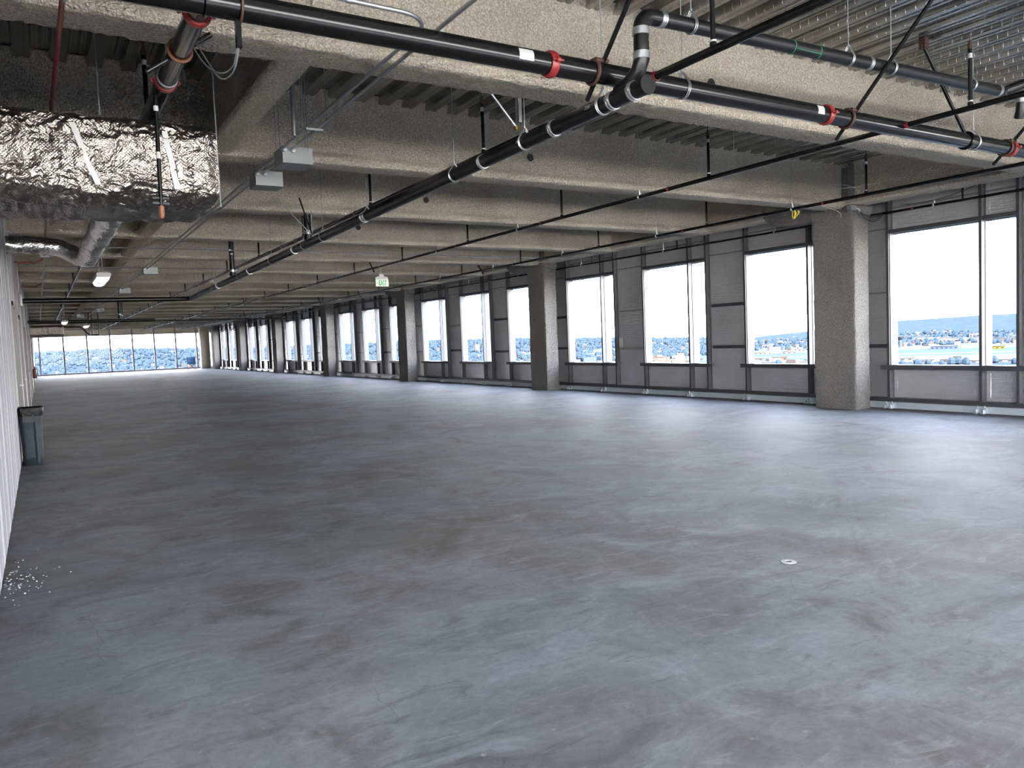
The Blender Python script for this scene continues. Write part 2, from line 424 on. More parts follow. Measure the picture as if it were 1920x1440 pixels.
MB().box(-1.2, 12.5, YN-.4, YF+.5, ZD+.08, ZD+.35).box(XE-.3, -1.2, YN-.4, YE+.3, ZD+.08, ZD+.35).build('ceiling_slab', SPRAYC, ceil)

# ------------------------------------------------------------------ sprayed beams
def resample(pr, step):
    out = []
    for i in range(len(pr)-1):
        a, c = Vector((*pr[i], 0)), Vector((*pr[i+1], 0)); n = max(1, round((c-a).length/step))
        for j in range(n): out.append(a.lerp(c, j/n))
    out.append(Vector((*pr[-1], 0)))
    return [(p.x, p.y) for p in out]
def beam_profile(hw, zb, zt, wb=.055):
    L = [(-wb-.09, zt), (-wb-.035, zt-.05), (-wb-.012, zt-.12), (-wb, zt-.25), (-wb-.004, zb+.2), (-wb-.02, zb+.14), (-hw*.75, zb+.098), (-hw, zb+.075), (-hw-.012, zb+.04), (-hw*.9, zb+.004), (-hw*.6, zb)]
    return L + [(-y, z) for y, z in reversed(L)]
def sprayed(axis, length, pr, step, lstep, amp, seed):
    pp = resample(pr, step); n = max(2, round(length/lstep)); b = MB(); rings = []
    m = len(pp)
    nor = []
    for j in range(m):
        a, c = pp[max(j-1, 0)], pp[min(j+1, m-1)]
        d = Vector((c[0]-a[0], c[1]-a[1])).normalized(); nor.append((d.y, -d.x))
    zb = min(p[1] for p in pp)
    for i in range(n+1):
        t = length*i/n; r = []
        for j, (q, z) in enumerate(pp):
            am = amp*(.45 if z > zb+.15 else 1.15)
            pt = Vector((t+seed*37.1, q, z))
            dd = am*(noise.noise(pt*17)*.75+noise.noise(pt*34)*.55) + amp*.35*noise.noise(pt*3.1)
            if z > zb+.55: dd += .02*noise.noise(Vector((t*1.3+seed, z*2, 5)))
            y, zz = q-nor[j][0]*dd, z-nor[j][1]*dd
            r.append((t, y, zz) if axis == 'x' else (-y, t, zz))
        rings.append(r)
    b.quad_loop(rings, closed=False, cap=False)
    return b
def place(b, off): b.v = [(p[0]+off[0], p[1]+off[1], p[2]+off[2]) for p in b.v]; return b
PR = beam_profile(.172, ZB, ZD+.07)
yb = lambda k_: B0+.04+BS*k_
XB0, XB1 = -.45, 11.62
shared = None
for k_ in range(0, 21):
    y = yb(k_)
    if k_ in (0, 1, 2):
        st = (.03, .032, .0125) if k_ == 0 else (.034, .045, .0125)
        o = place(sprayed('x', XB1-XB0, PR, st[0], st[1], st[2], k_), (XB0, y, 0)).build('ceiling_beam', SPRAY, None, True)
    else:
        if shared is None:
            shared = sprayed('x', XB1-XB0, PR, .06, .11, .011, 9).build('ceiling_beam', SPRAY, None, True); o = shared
        else:
            o = shared.copy(); C.objects.link(o)
        o.location = (XB0, y, 0)
    lab = 'rough beige sprayed beam across the ceiling, %s one counting from the camera' % ORD[k_]
    struct(o, lab, 'beam')
    if k_ in (0, 1, 2, 3):   # black disc and rim on the uncut web, standing in for a hole's shade
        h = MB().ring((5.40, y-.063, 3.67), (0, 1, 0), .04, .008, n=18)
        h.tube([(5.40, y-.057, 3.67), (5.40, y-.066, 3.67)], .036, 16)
        hh = h.build('web_hole_disc', RUBBER, None, True)
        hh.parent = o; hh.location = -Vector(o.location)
g = sprayed('y', YF-5.1, beam_profile(.115, ZB+.012, ZD+.07, .05), .04, .045, .012, 4)
struct(place(g, (1.635, 5.1, 0)).build('girder', SPRAY, None, True), 'sprayed girder running away beside the foil duct, crossing the beams', 'beam')
g = sprayed('y', YF-YN, beam_profile(.165, ZB+.03, ZD+.07), .05, .07, .014, 6)
struct(place(g, (11.68, YN, 0)).build('perimeter_beam', SPRAY, None, True), 'sprayed edge beam running above the column row by the windows', 'beam')

# ------------------------------------------------------------------ columns
def rr(w_, d_, r, n=7, step=.03):
    pts = []
    for cx_, cy_, a in ((w_/2-r, d_/2-r, 0), (-w_/2+r, d_/2-r, PI/2), (-w_/2+r, -d_/2+r, PI), (w_/2-r, -d_/2+r, 1.5*PI)):
        for i in range(n): pts.append((cx_+r*math.cos(a+PI/2*i/(n-1)), cy_+r*math.sin(a+PI/2*i/(n-1))))
    out = []
    for i in range(len(pts)):
        a, c = Vector(pts[i]), Vector(pts[(i+1) % len(pts)]); m = max(1, round((c-a).length/step))
        for j in range(m): out.append(tuple(a.lerp(c, j/m)))
    return out
def column_mesh(seed, step=.035):
    base = rr(.40, .80, .032, 5, step); rings = []; nz = round(4.12/step)
    for i in range(nz+1):
        z = 4.14*i/nz; r = []
        fl_ = 0 if z < 3.05 else (.07*((z-3.05)/.3)**1.5 if z < 3.35 else max(-.06, .07-.9*(z-3.35)))
        for (x, y) in base:
            d = Vector((x/.2, y/.4)); 
            nx, ny = (math.copysign(1, x), 0) if abs(x)/.2 > abs(y)/.4 else (0, math.copysign(1, y))
            p = Vector((x+seed*11.3, y, z))
            dd = .005*noise.noise(p*15)+.005*noise.noise(p*31)+.006*noise.noise(p*2.2)
            ed = max(0, 1-abs(abs(x)-.2)/.06)*max(0, 1-abs(abs(y)-.4)/.08)
            if ed > 0 and z < 1.15: dd += ed*.03*max(0, noise.noise(Vector((x*3, y*3+seed, z*6))))
            r.append((x+nx*(dd+fl_), y+ny*(dd+fl_*1.6), z))
        rings.append(r)
    return MB().quad_loop(rings, True, True)
colA = None
for i, cyy in enumerate(COLY):
    if i < 2:
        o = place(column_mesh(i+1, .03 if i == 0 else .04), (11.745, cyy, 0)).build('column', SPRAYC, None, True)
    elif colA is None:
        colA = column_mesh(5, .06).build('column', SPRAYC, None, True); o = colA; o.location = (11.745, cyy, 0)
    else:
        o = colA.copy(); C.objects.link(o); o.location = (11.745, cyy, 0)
    struct(o, 'grey sprayed column in the row by the windows, %s one from the camera' % ORD[i], 'column')
for i, cyy in enumerate(COLY):
    h_ = sprayed('y', 1.05, [(-.20, 3.52), (-.20, 3.28), (-.17, 3.235), (-.1, 3.22), (.1, 3.22), (.17, 3.235), (.20, 3.28), (.20, 3.52)], .06, .07, .012, 20+i)
    for j in range(len(h_.v)):
        x, y, z = h_.v[j]; u = max(0, (y-.55)/.5); h_.v[j] = (x, y, z+.16*u*u if z < 3.45 else z)
    struct(place(h_, (11.70, cyy+.36, 0)).build('column_haunch', SPRAYC, None, True), 'sprayed haunch beside the top of the %s column from the camera' % ORD[i], 'haunch')
colb = column_mesh(5, .08).build('column', SPRAYC, None, True); colb.location = (11.745, 8.32-SY, 0)
struct(colb, 'grey sprayed column level with the camera, outside the right edge of the view', 'column')
colc = MB().box(11.35, 12.05, YF-2.6, YF-1.9, 0, 3.5)
struct(colc.build('corner_column', CREAM), 'smooth pale corner column beside the far glass wall', 'column')

# ------------------------------------------------------------------ right wall: studs, tracks, foil panels, windows
wr = thing('wall_right', 'window wall of dark steel studs and foil faced insulation panels', 'wall', (XW, 30, 0), kind='structure')
YR0, YR1 = YN, YF-2.2
ZS, ZH, ZT = .728, 2.914, 4.05
wins = []
kk = -6
while True:
    yf = 7.69+BS*kk; kk += 1
    if yf-2 < YR0+.2: continue
    if yf > YR1-.3: break
    wins.append(yf)
# cladding outside (blocks light), with openings
def clad(y0, y1, z0, z1, x0=XW+.10, x1=XW+.30): return MB().box(x0, x1, y0, y1, z0, z1)
cl = MB()
cl.box(XW+.10, XW+.205, YR0-.3, YF+.3, -.3, ZS-.03); cl.box(XW+.10, XW+.205, YR0-.3, YF+.3, ZH+.02, ZT+.35)
ed = [YR0-.3]
for yf in wins: ed += [yf-2.0, yf]
ed.append(YF+.3)
for i in range(0, len(ed), 2): cl.box(XW+.10, XW+.205, ed[i], ed[i+1], ZS-.03, ZH+.02)
cl.build('outer_cladding', BOXGREY, wr)
rnd = random.Random(4)
def panel(y0, y1, z0, z1):
    b = MB(); x = XW+.085+rnd.uniform(-.004, .004); t = .012; g_ = .012
    y0 += g_; y1 -= g_; z0 += g_; z1 -= g_
    # a shallow pan: raised rim of tape round a sagging face
    rings = [[(x+.012, y0, z0), (x+.012, y1, z0), (x+.012, y1, z1), (x+.012, y0, z1)],
             [(x+.006, y0+.003, z0+.003), (x+.006, y1-.003, z0+.003), (x+.006, y1-.003, z1-.003), (x+.006, y0+.003, z1-.003)],
             [(x+.005, y0+.055, z0+.055), (x+.005, y1-.055, z0+.055), (x+.005, y1-.055, z1-.055), (x+.005, y0+.055, z1-.055)],
             [(x+.008, y0+.065, z0+.065), (x+.008, y1-.065, z0+.065), (x+.008, y1-.065, z1-.065), (x+.008, y0+.065, z1-.065)]]
    b.quad_loop([[p for p in reversed(r)] for r in rings], True, False); n = len(b.v); b.f.append((n-4, n-3, n-2, n-1))
    return b.build('insulation_panel', PANEL, wr)
def stud(y, z0=.13, z1=ZT, w_=.042):
    b = MB(); b.box(XW-.015, XW+.0, y-w_/2, y+w_/2, z0, z1); b.box(XW, XW+.09, y-w_/2, y-w_/2+.004, z0, z1); b.box(XW, XW+.09, y+w_/2-.004, y+w_/2, z0, z1)
    return b.build('stud', STUD, wr)
for i, yf in enumerate(wins):
    yn = yf-2.0; ym = yf-1.48
    near = i < 30
    for y in (yf, ym, yn):
        stud(y)
    # below the sill / above the head / between windows
    panel(ym+.02, yf-.02, .17, ZS-.05); panel(yn+.02, ym-.02, .17, ZS-.05)
    panel(ym+.02, yf-.02, ZH+.05, 3.32); panel(yn+.02, ym-.02, ZH+.05, 3.32)
    panel(ym+.02, yf-.02, 3.33, ZT); panel(yn+.02, ym-.02, 3.33, ZT)
    y1 = yf+(BS-2.0)
    if y1 < YR1+.6:
        za = 1.04+rnd.choice((0, .03, .0, .06)); zb2 = 1.98+rnd.choice((0, .05, -.04))
        panel(yf+.02, y1-.02, .17, za); panel(yf+.02, y1-.02, za, zb2); panel(yf+.02, y1-.02, zb2, 3.0); panel(yf+.02, y1-.02, 3.0, ZT)
        for zz in (za, zb2):
            if rnd.random() < .75:
                MB().box(XW+.070, XW+.088, yf+.07, y1-.08, zz-.03, zz+.035).build('backing_strip', STUD if rnd.random() < .6 else TAPE, wr)
    # sill track: a dark ledge standing proud of the studs, a little longer than the window
    b = MB(); b.box(XW-.045, XW+.16, yn-.10, yf+.12, ZS-.045, ZS-.038); b.box(XW-.05, XW-.04, yn-.10, yf+.12, ZS-.075, ZS); b.box(XW-.045, XW+.24, yn-.10, yf+.12, ZS-.012, ZS-.004)
    b.build('sill_track', STUD, wr)
    MB().box(XW-.012, XW+.12, yn, yf, ZH-.01, ZH+.05).build('head_track', STUD, wr)
# first strip by the near edge and the last by the corner
# floor track, curb plate and its anchor clips
seg = []
edges = [YR0]+[c for c in COLY]+[YR1]
for i in range(len(edges)-1):
    MB().box(XW-.03, XW+.09, edges[i]+.002, edges[i+1]-.002, .125, .175).build('floor_track', STUD, wr)
    MB().box(XW+.02, XW+.10, edges[i]+.004, edges[i+1]-.004, .0, .105).build('curb_plate', CURB, wr)
def clip(y):
    b = MB()
    for s_ in (-.052, .052):
        b.box(XW-.075, XW+.02, y+s_-.022, y+s_+.022, 0, .012); b.box(XW-.012, XW+.02, y+s_-.022, y+s_+.022, 0, .085)
        b.tube([(XW-.048, y+s_, .01), (XW-.048, y+s_, .032)], .011, 6); b.box(XW-.06, XW-.012, y+s_-.004, y+s_+.004, .012, .06)
        b.tube([(XW-.006, y+s_, .08), (XW-.006, y+s_, .12)], .007, 6)
    return b
c0 = clip(wins[0]).build('anchor_clip', CURB, wr)
for yf in wins[1:]: inst(c0, 'anchor_clip', wr, (0, yf-wins[0], 0))
for yf in wins: inst(c0, 'anchor_clip', wr, (0, yf-1.48-wins[0], 0))
MB().box(XW+.066, XW+.074, 14.64, 14.79, 1.10, 1.34).build('torn_patch', PATCH, wr)['label'] = 'torn pale patch with bare board showing'
# window units
wi0 = None
for i, yf in enumerate(wins):
    t = thing('window_%d' % (i+1), None, None, (XW+.2, yf-1, ZS), kind='structure')
    yn, ym = yf-2.0, yf-1.48
    if wi0 is None:
        parts = []
        b = MB(); b.box(XW+.012, XW+.21, yf-.032, yf-.02, ZS, ZH); parts.append(b.build('far_jamb', JAMB, t))
        b = MB(); b.box(XW+.012, XW+.21, yn+.02, yn+.032, ZS, ZH); parts.append(b.build('near_jamb', JAMB, t))
        b = MB(); b.box(XW+.085, XW+.27, ym-.028, ym+.028, ZS, ZH); parts.append(b.build('mullion', JAMB, t))
        b = MB(); b.box(XW+.10, XW+.21, yn, yf, ZH-.02, ZH); parts.append(b.build('head', JAMB, t))
        b = MB(); b.box(XW+.10, XW+.21, yn, yf, ZS-.03, ZS-.002); parts.append(b.build('sill', JAMB, t))
        parts.append(MB().box(XW+.185, XW+.193, ym+.028, yf-.012, ZS, ZH-.02).build('pane', GLASS, t))
        parts.append(MB().box(XW+.185, XW+.193, yn+.012, ym-.028, ZS, ZH-.02).build('pane', GLASS, t))
        wi0 = (parts, yf)
    else:
        for p_ in wi0[0]: inst(p_, p_.name.split('.')[0], t, (0, yf-wi0[1], 0))
    tag(t, 'tall two pane window with pale frame in the right wall, number %d along from the camera end' % (i+1), 'window')
# ------------------------------------------------------------------ far glass wall
wf = thing('wall_far', 'floor to ceiling glass curtain wall closing the far end', 'wall', (5.5, YF, 0), kind='structure')
for k_ in range(-1, 8):
    x = .0565+1.6273*k_
    MB().box(x-.055, x+.055, YF-.12, YF+.06, 0, 3.75).build('mullion', MULL, wf)
    x1 = min(x+1.6273, 12.2)
    MB().box(x+.055, x1-.055, YF-.01, YF, .12, 2.995).build('pane', GLASS, wf)
MB().box(-1.6, 12.3, YF-.10, YF+.05, 0, .12).build('sill_rail', MULL, wf)
MB().box(-1.6, 12.3, YF-.13, YF+.05, 2.99, 3.05).build('head_rail', MULL, wf)
MB().box(-1.6, 12.3, YF-.03, YF+.3, 3.05, 4.4).build('header_panel', CREAM, wf)
MB().box(-.4, 12.1, YF-1.6, YF-.14, 3.62, 3.74).build('soffit', CREAM, wf)
for x in (1.9, 5.0, 8.1, 10.6):
    MB().box(x-.04, x+.04, YF-1.62, YF-.14, 3.5, 3.62).build('soffit_bracket', CREAM, wf)
# unseen glass wall assumed behind the camera, set close to light the beams
wn = thing('wall_near', 'unseen glass curtain wall assumed behind the camera, set close and widened for its light', 'wall', (5.5, YN, 0), kind='structure')
for k_ in range(-10, 8):
    x = .0565+1.6273*k_
    MB().box(x-.035, x+.035, YN-.06, YN+.12, 0, 4.0).build('mullion', MULL, wn)
    MB().box(x+.035, min(x+1.6273, 12.2)-.035, YN, YN+.01, .12, 3.45).build('pane', GLASS, wn)
MB().box(XE-.3, 12.5, YN-.3, YN+.03, 3.45, 4.4).build('header_panel', CREAM, wn)
MB().box(XE-.3, 12.5, YN-.1, YN+.05, 0, .12).build('sill_rail', MULL, wn)
MB().box(XE-.3, XE, YN-.1, YE+.3, 0, 4.4).build('return_wall', GREYWALL, wn)
MB().box(XE-.3, XL-.03, YE, YE+.2, 0, 4.4).build('return_wall', GREYWALL, wn)  # plain walls closing off the added bay

# ------------------------------------------------------------------ left wall
wl = thing('wall_left', 'board wall along the left with joint compound stripes and door frames', 'wall', (XL, 20, 0), kind='structure')
MB().box(XL-.5, XL-.03, YE, YF+.3, 0, 4.35).build('backing_wall', GREYWALL, wl)
y = YE; i = 0
while y < 12.45:
    y1 = min(y+1.22, 12.5)
    MB().box(XL-.03, XL-.002, y+.002, y1-.002, 0.012, 4.12).build('gypsum_board', DRY, wl)
    if y > -2:
        MB().box(XL-.002, XL, y-.09, y+.09, .012, 4.1).build('joint_stripe', MUD, wl)
        MB().box(XL-.002, XL-.0005, y+.58, y+.64, .012, 4.1).build('joint_stripe', MUD, wl)
    y = y1; i += 1
MB().box(XL-.03, XL+.004, 12.5, 12.56, 0, 4.12).build('corner_bead', MUD, wl)
y = 12.56
def segw(y0, y1, mat, name='wall_board', x=XL): return MB().box(XL-.03, x, y0, y1, .012, 4.12).build(name, mat, wl)
segw(12.56, 13.15, TANWALL); 
cols_ = [(14.3, 15.6, GREYWALL), (15.6, 17.4, TANWALL), (18.4, 21.5, TANWALL), (21.5, 24.0, GREYWALL), (25.1, 29, GREYWALL), (29, 33, TANWALL), (34.2, 40, GREYWALL), (40, 47, MUD), (48.2, 58, GREYWALL), (58, 69.7, MUD)]
for a, c, m_ in cols_: segw(a, c, m_)
gaps = [(13.15, 14.3), (17.4, 18.4), (24.0, 25.1), (33, 34.2), (47, 48.2)]
for i, (a, c) in enumerate(gaps):
    MB().box(XL-.03, XL, a, c, 2.24, 4.12).build('wall_board', GREYWALL, wl)
    d = thing('door_%d' % (i+1), None, None, (XL, (a+c)/2, 0), kind='structure')
    b = MB(); b.box(XL-.03, XL+.022, a, a+.06, 0, 2.24); b.box(XL-.03, XL+.022, c-.06, c, 0, 2.24); b.box(XL-.03, XL+.022, a, c, 2.18, 2.24)
    b.build('door_frame', DOORF, d)
    MB().box(XL-.028, XL-.012, a+.06, c-.06, .01, 2.18).build('door_leaf', TANWALL, d)
    hb = MB().tube([(XL-.012, c-.16, 1.0), (XL+.05, c-.16, 1.0), (XL+.05, c-.28, 1.0)], .011, 8); hb.build('door_handle', GALV, d)
    tag(d, 'door in a dark frame in the left wall, %s one from the camera' % ORD[i], 'door')
for i, yy in enumerate((15.55, 19.9, 22.3, 26.3, 29.2, 36.5, 44)):
    MB().box(XL, XL+.014+.002*i, yy, yy+.10, .01, 4.1).build('wall_trim', GREYWALL if i % 2 else DOORF, wl)

# ------------------------------------------------------------------ the view outside: ground, hills, town, airfield
ZG = -60.0
RIDGE = [(-30, .3), (-8, .28), (0, .20), (1.7, .23), (3.8, .26), (7, .16), (9, .08), (15, -.05), (21, -.08), (25, -.08), (33, -.20), (37, -.35), (42.5, -.56), (44.4, -.6), (48.5, -.68), (50, -.46), (52, -.34), (58.3, .17), (61.1, .25), (62.9, .335), (64.6, .32), (75, .45), (95, .3), (120, .3)]
def interp(t, tab):
    for (a, va), (c, vc) in zip(tab, tab[1:]):
        if t <= c: return va+(vc-va)*max(0, min(1, (t-a)/(c-a)))
    return tab[-1][1]
RDIST = [(-30, 6000), (12, 6000), (18, 4600), (40, 4600), (47, 5200), (52, 8200), (120, 8600)]
def ground_z(az, r):
    R_ = interp(az, RDIST); top = EYE+R_*math.tan(math.radians(interp(az, RIDGE)+(.03*noise.noise(Vector((az*1.1, 3, 1)))+.02*noise.noise(Vector((az*3.7, 8, 2)))+.012*noise.noise(Vector((az*9, 1, 5))))))
    r0 = R_*(.45 if az < 48 else .52); u = max(0, min(1, (r-r0)/(R_-r0))); u = u*u*(3-2*u)*(1 if az > 48 else 1)
    bump = 6*noise.noise(Vector((az*.5, r*.0012, 0)))*u*(1-u)*4
    return ZG+(top-ZG)*u+bump
def pol(az, r): a = math.radians(az); return r*math.sin(a), r*math.cos(a)
def land_mat(name, dark, light, scale, lo=.5, hi=.68):
    m, nt, b = new_mat(name); setin(b, Roughness=1); b.inputs['Specular IOR Level'].default_value = 0
    ge = N(nt, 'ShaderNodeNewGeometry'); nz = N(nt, 'ShaderNodeTexNoise', Scale=scale, Detail=6, Roughness=.65)
    mp = N(nt, 'ShaderNodeMapping'); nt.links.new(ge.outputs['Position'], mp.inputs[0]); nt.links.new(mp.outputs[0], nz.inputs['Vector'])
    r = N(nt, 'ShaderNodeValToRGB'); nt.links.new(nz.outputs[0], r.inputs[0])
    r.color_ramp.elements[0].position = lo; r.color_ramp.elements[0].color = (*dark, 1)
    r.color_ramp.elements[1].position = hi; r.color_ramp.elements[1].color = (*light, 1)
    nt.links.new(r.outputs[0], b.inputs['Base Color']); return m
LAND = land_mat('haze_blue_ground', (0.0071, 0.0108, 0.0150), (0.0108, 0.0141, 0.0174), .012)  # blue of distance haze is mixed into the ground colour
TREE = land_mat('haze_blue_crown', (0.0054, 0.0089, 0.0134), (0.0083, 0.0122, 0.0168), .02, .35, .65)  # crowns carry the haze tint in their base colour too
def flat(name, col): return plain(name, col, 1, 0, .1, .02, spec=0)
RUNW = flat('runway_tarmac', (0.0190, 0.0221, 0.0257)); GRS = flat('airfield_grass', (0.0105, 0.0153, 0.0169)); YGR = flat('dry_grass', (0.0254, 0.0234, 0.0142)); APR = flat('apron', (0.0149, 0.0165, 0.0238))
TWH = flat('white_wall', (0.0302, 0.0294, 0.0286)); TTAN = flat('tan_wall', (0.0242, 0.0198, 0.0177)); TORG = flat('terracotta_wall', (0.0254, 0.0161, 0.0129)); TBLU = flat('blue_grey_wall', (0.0142, 0.0181, 0.0246)); TYEL = flat('yellow_wall', (0.0302, 0.0234, 0.0044)); TDK = flat('far_window_glass', (0.0069, 0.0081, 0.0109)); TROOF = flat('grey_roof', (0.0202, 0.0213, 0.0238))
te = MB(); rings = []
azs = [-30+1.5*i for i in range(49)]+[43+.3*i for i in range(90)]+[70.5+1.5*i for i in range(33)]
rs = [60, 400, 800, 1100, 1400, 1700, 2000, 2300, 2600, 2900, 3200, 3500, 3800, 4100, 4400, 4700, 5000, 5500, 6000, 6600, 7200, 7900, 8600]
for r in rs:
    row = []
    for az in azs:
        rr_ = min(r, interp(az, RDIST)+1); x, y = pol(az, rr_); row.append((x, y, ground_z(az, rr_)))
    rings.append(row)
te.quad_loop(rings, False, False)
tag(te.build('terrain', LAND, None, True), 'wooded plain rising to hills tinted blue for haze on the horizon', 'hills', None, 'structure')
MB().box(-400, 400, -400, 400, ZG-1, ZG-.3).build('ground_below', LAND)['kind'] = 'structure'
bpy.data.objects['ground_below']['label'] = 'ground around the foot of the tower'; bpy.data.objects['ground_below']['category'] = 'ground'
rn = random.Random(7)
def blobtree(b, x, y, z, r, h):
    n = 6; a0 = rn.random()
    rg_ = []
    for k_, (q, zz) in enumerate(((.55, 0), (1, .35), (.85, .7), (.3, 1))):
        rg_.append([(x+r*q*math.cos(a0+2*PI*j/n)*(1+rn.uniform(-.15, .15)), y+r*q*math.sin(a0+2*PI*j/n)*(1+rn.uniform(-.15, .15)), z-2+(h+2)*zz) for j in range(n)])
    b.quad_loop(rg_, True, True)
tr = MB()
for i in range(9000):
    az = rn.uniform(-4, 66)
    R_ = interp(az, RDIST)
    if az < 48: r = R_*(1-.62*rn.random()**1.3) if rn.random() < .8 else R_*rn.uniform(.97, 1.0)
    else:
        r = R_*rn.uniform(.30, .52) if rn.random() < .5 else R_*rn.uniform(.15, .30)
        if 1300 < r < 2300 or rn.random() < .45: continue
    x, y = pol(az, r); s_ = rn.uniform(.5, 1.15)*min(1.25, .45+r/5600)
    blobtree(tr, x, y, ground_z(az, r), 9*s_, (11+7*rn.random())*s_)
tag(tr.build('distant_trees', TREE), 'trees tinted blue for haze, covering the hills outside', 'trees', None, 'stuff')
hb = {}
for i in range(1500):
    az = rn.uniform(-4, 66); R_ = interp(az, RDIST); r = R_*rn.uniform(.3, .93) if az < 48 else R_*rn.uniform(.17, .62)
    if az > 46 and 1480 < r < 2200: continue
    if az < 30 and rn.random() < .45: continue
    x, y = pol(az, r); z = ground_z(az, r); w_, d_, h_ = rn.uniform(8, 34), rn.uniform(8, 20), rn.uniform(4, 10)
    a = rn.uniform(0, PI); m_ = rn.choice('wwwwttbr'); b = hb.setdefault(m_, MB())
    b0 = len(b.v); b.box(-w_/2, w_/2, -d_/2, d_/2, z-6, z+h_)
    ca, sa = math.cos(a), math.sin(a)
    b.v[b0:] = [(x+p[0]*ca-p[1]*sa, y+p[0]*sa+p[1]*ca, p[2]) for p in b.v[b0:]]
for k_, m_, lab in (('w', TWH, 'tiny white houses scattered over the land outside'), ('t', TTAN, 'tiny tan houses scattered over the land outside'), ('b', TBLU, 'tiny blue-grey houses scattered over the land outside'), ('r', TORG, 'tiny reddish houses scattered over the land outside')):
    tag(hb[k_].build('distant_houses', m_), lab, 'houses', None, 'stuff')
# airfield strips, lying across the view through the right-hand windows
dv = Vector((math.sin(math.radians(56)), math.cos(math.radians(56)), 0)); pv = Vector((-dv.y, dv.x, 0))
def strip(name, d0, d1, s0_, s1_, mat, lab, cat, tilt=0, z=.4):
    b = MB(); P_ = []
    for d, s_ in ((d0, s0_), (d1, s0_), (d1+tilt, s1_), (d0+tilt, s1_)):
        p = dv*d+pv*s_; P_.append(p)
    b.quad_loop([[(p.x, p.y, ZG+zz) for p in P_] for zz in (-.5, z)], True, True)
    tag(b.build(name, mat), lab, cat, None, 'structure')
strip('airfield_grass', 1500, 2160, -900, 420, GRS, 'grey-green airfield between the runways outside', 'field')
strip('dry_field', 1320, 1560, -900, -30, YGR, 'yellow dry grass field in front of the runway', 'field', 40, .6)
strip('runway', 1960, 2060, -900, 500, RUNW, 'farther pale runway strip outside', 'runway', 30, .8)
strip('runway', 1660, 1720, -900, 460, RUNW, 'nearer pale runway strip outside', 'runway', 20, .8)
strip('taxiway', 2240, 2300, -900, -20, RUNW, 'pale taxiway curving by the hangars', 'taxiway', -110, .8)
strip('apron', 2080, 2750, -900, 420, APR, 'bluish apron in front of the airport buildings', 'apron', 0, .5)
BL = [(2440, 1406, 103, 12, 'w'), (2201, 1185, 105, 13.5, 'w'), (2763, 1433, 41, 16.6, 'w'), (1713, 957, 54, 7.1, 'b'), (1685, 837, 36, 6.6, 'y'), (2237, 1090, 58, 10.2, 't'), (2650, 1260, 41, 8.5, 'w'), (2802, 1676, 72, 10, 'b'), (1201, 984, 28, 6.5, 'o'), (1473, 1256, 43, 5.1, 'w'), (1496, 1198, 35, 6.2, 'w'), (1658, 1295, 27, 5.5, 'w'), (1198, 1035, 25, 4.2, 't'), (1040, 786, 44, 7, 'w'), (1215, 741, 22, 4, 'w'), (1152, 676, 30, 4.5, 'w'), (1171, 646, 26, 4, 't'), (1145, 591, 22, 4.2, 'w'), (1178, 571, 25, 4, 'w'), (1765, 1926, 95, 7.1, 'w'), (1284, 1312, 40, 4, 'w'), (1181, 1334, 32, 4, 'w'), (1414, 1859, 55, 6.4, 'w'), (1189, 1184, 22, 4.5, 't'), (1398, 1477, 34, 4.5, 'b')]
BM = {'w': (TWH, 'white'), 't': (TTAN, 'tan'), 'b': (TBLU, 'blue-grey'), 'y': (TYEL, 'yellow'), 'o': (TORG, 'terracotta')}
BLAB = ['long white hangar at the foot of the hill', 'long white terminal block behind the apron', 'tall white block behind the terminal', 'low blue-grey hangar on the apron', 'low yellow building beyond the runway', 'tan terminal wing beside the mullion', 'small white block behind the tan terminal wing', 'blue-grey hall near the trees behind the tower', 'terracotta block in the middle distance', 'white shed behind the terracotta block', 'white hall beyond the terracotta block', 'small white shed far behind the terracotta block', 'small tan shed left of the terracotta block', 'near white building with a row of dark windows, just above the sill', 'white shed below the control tower, just above the sill', 'white roof at the dry field edge', 'tan shed at the dry field edge', 'small white shed low beside the mullion', 'white shed low in the narrow pane', 'long white roof line across the wooded slope', 'white shed among trees above the sill', 'white cottage row low above the sill', 'white roof line in the trees of the far left pane', 'tan block in the narrow pane by the stud', 'blue-grey hall half hidden by trees']
for (x, y, w_, h_, k_), lab in zip(BL, BLAB):
    m_, cn = BM[k_]; az = math.degrees(math.atan2(x, y)); r = math.hypot(x, y); z = ground_z(az, r)
    t = thing('far_building', lab, 'building', (x, y, z)); d_ = min(30, max(10, w_*.4))
    a = -math.radians(az); ca, sa = math.cos(a), math.sin(a)
    def rot(b, m__, nm):
        b.v = [(x+p[0]*ca-p[1]*sa, y+p[0]*sa+p[1]*ca, z+p[2]) for p in b.v]; return b.build(nm, m__, t)
    rot(MB().box(-w_/2, w_/2, 0, d_, -4, h_), m_, 'wall')
    rot(MB().box(-w_/2-.6, w_/2+.6, -.6, d_+.6, h_, h_+.7), TROOF if k_ != 'w' else TWH, 'roof')
    nwin = max(2, int(w_/9))
    for q in range(nwin):
        xc = -w_/2+(q+.5)*w_/nwin
        rot(MB().box(xc-w_/nwin*.22, xc+w_/nwin*.22, -.25, .1, h_*.35, h_*.65), TDK, 'window')
t = thing('control_tower', 'slim control tower standing by the runway at the left of the big pane', 'tower', (1855, 1147, ZG))
MB().tube([(1855, 1147, ZG-2), (1855, 1147, ZG+20)], [4.2, 3.2], 12).build('shaft', TBLU, t)
MB().tube([(1855, 1147, ZG+20), (1855, 1147, ZG+23), (1855, 1147, ZG+28)], [3.5, 5.6, 6.4], 12).build('cab', TDK, t)
MB().tube([(1855, 1147, ZG+28), (1855, 1147, ZG+29.5)], [6.8, 5.5], 12).build('cab_roof', TBLU, t)
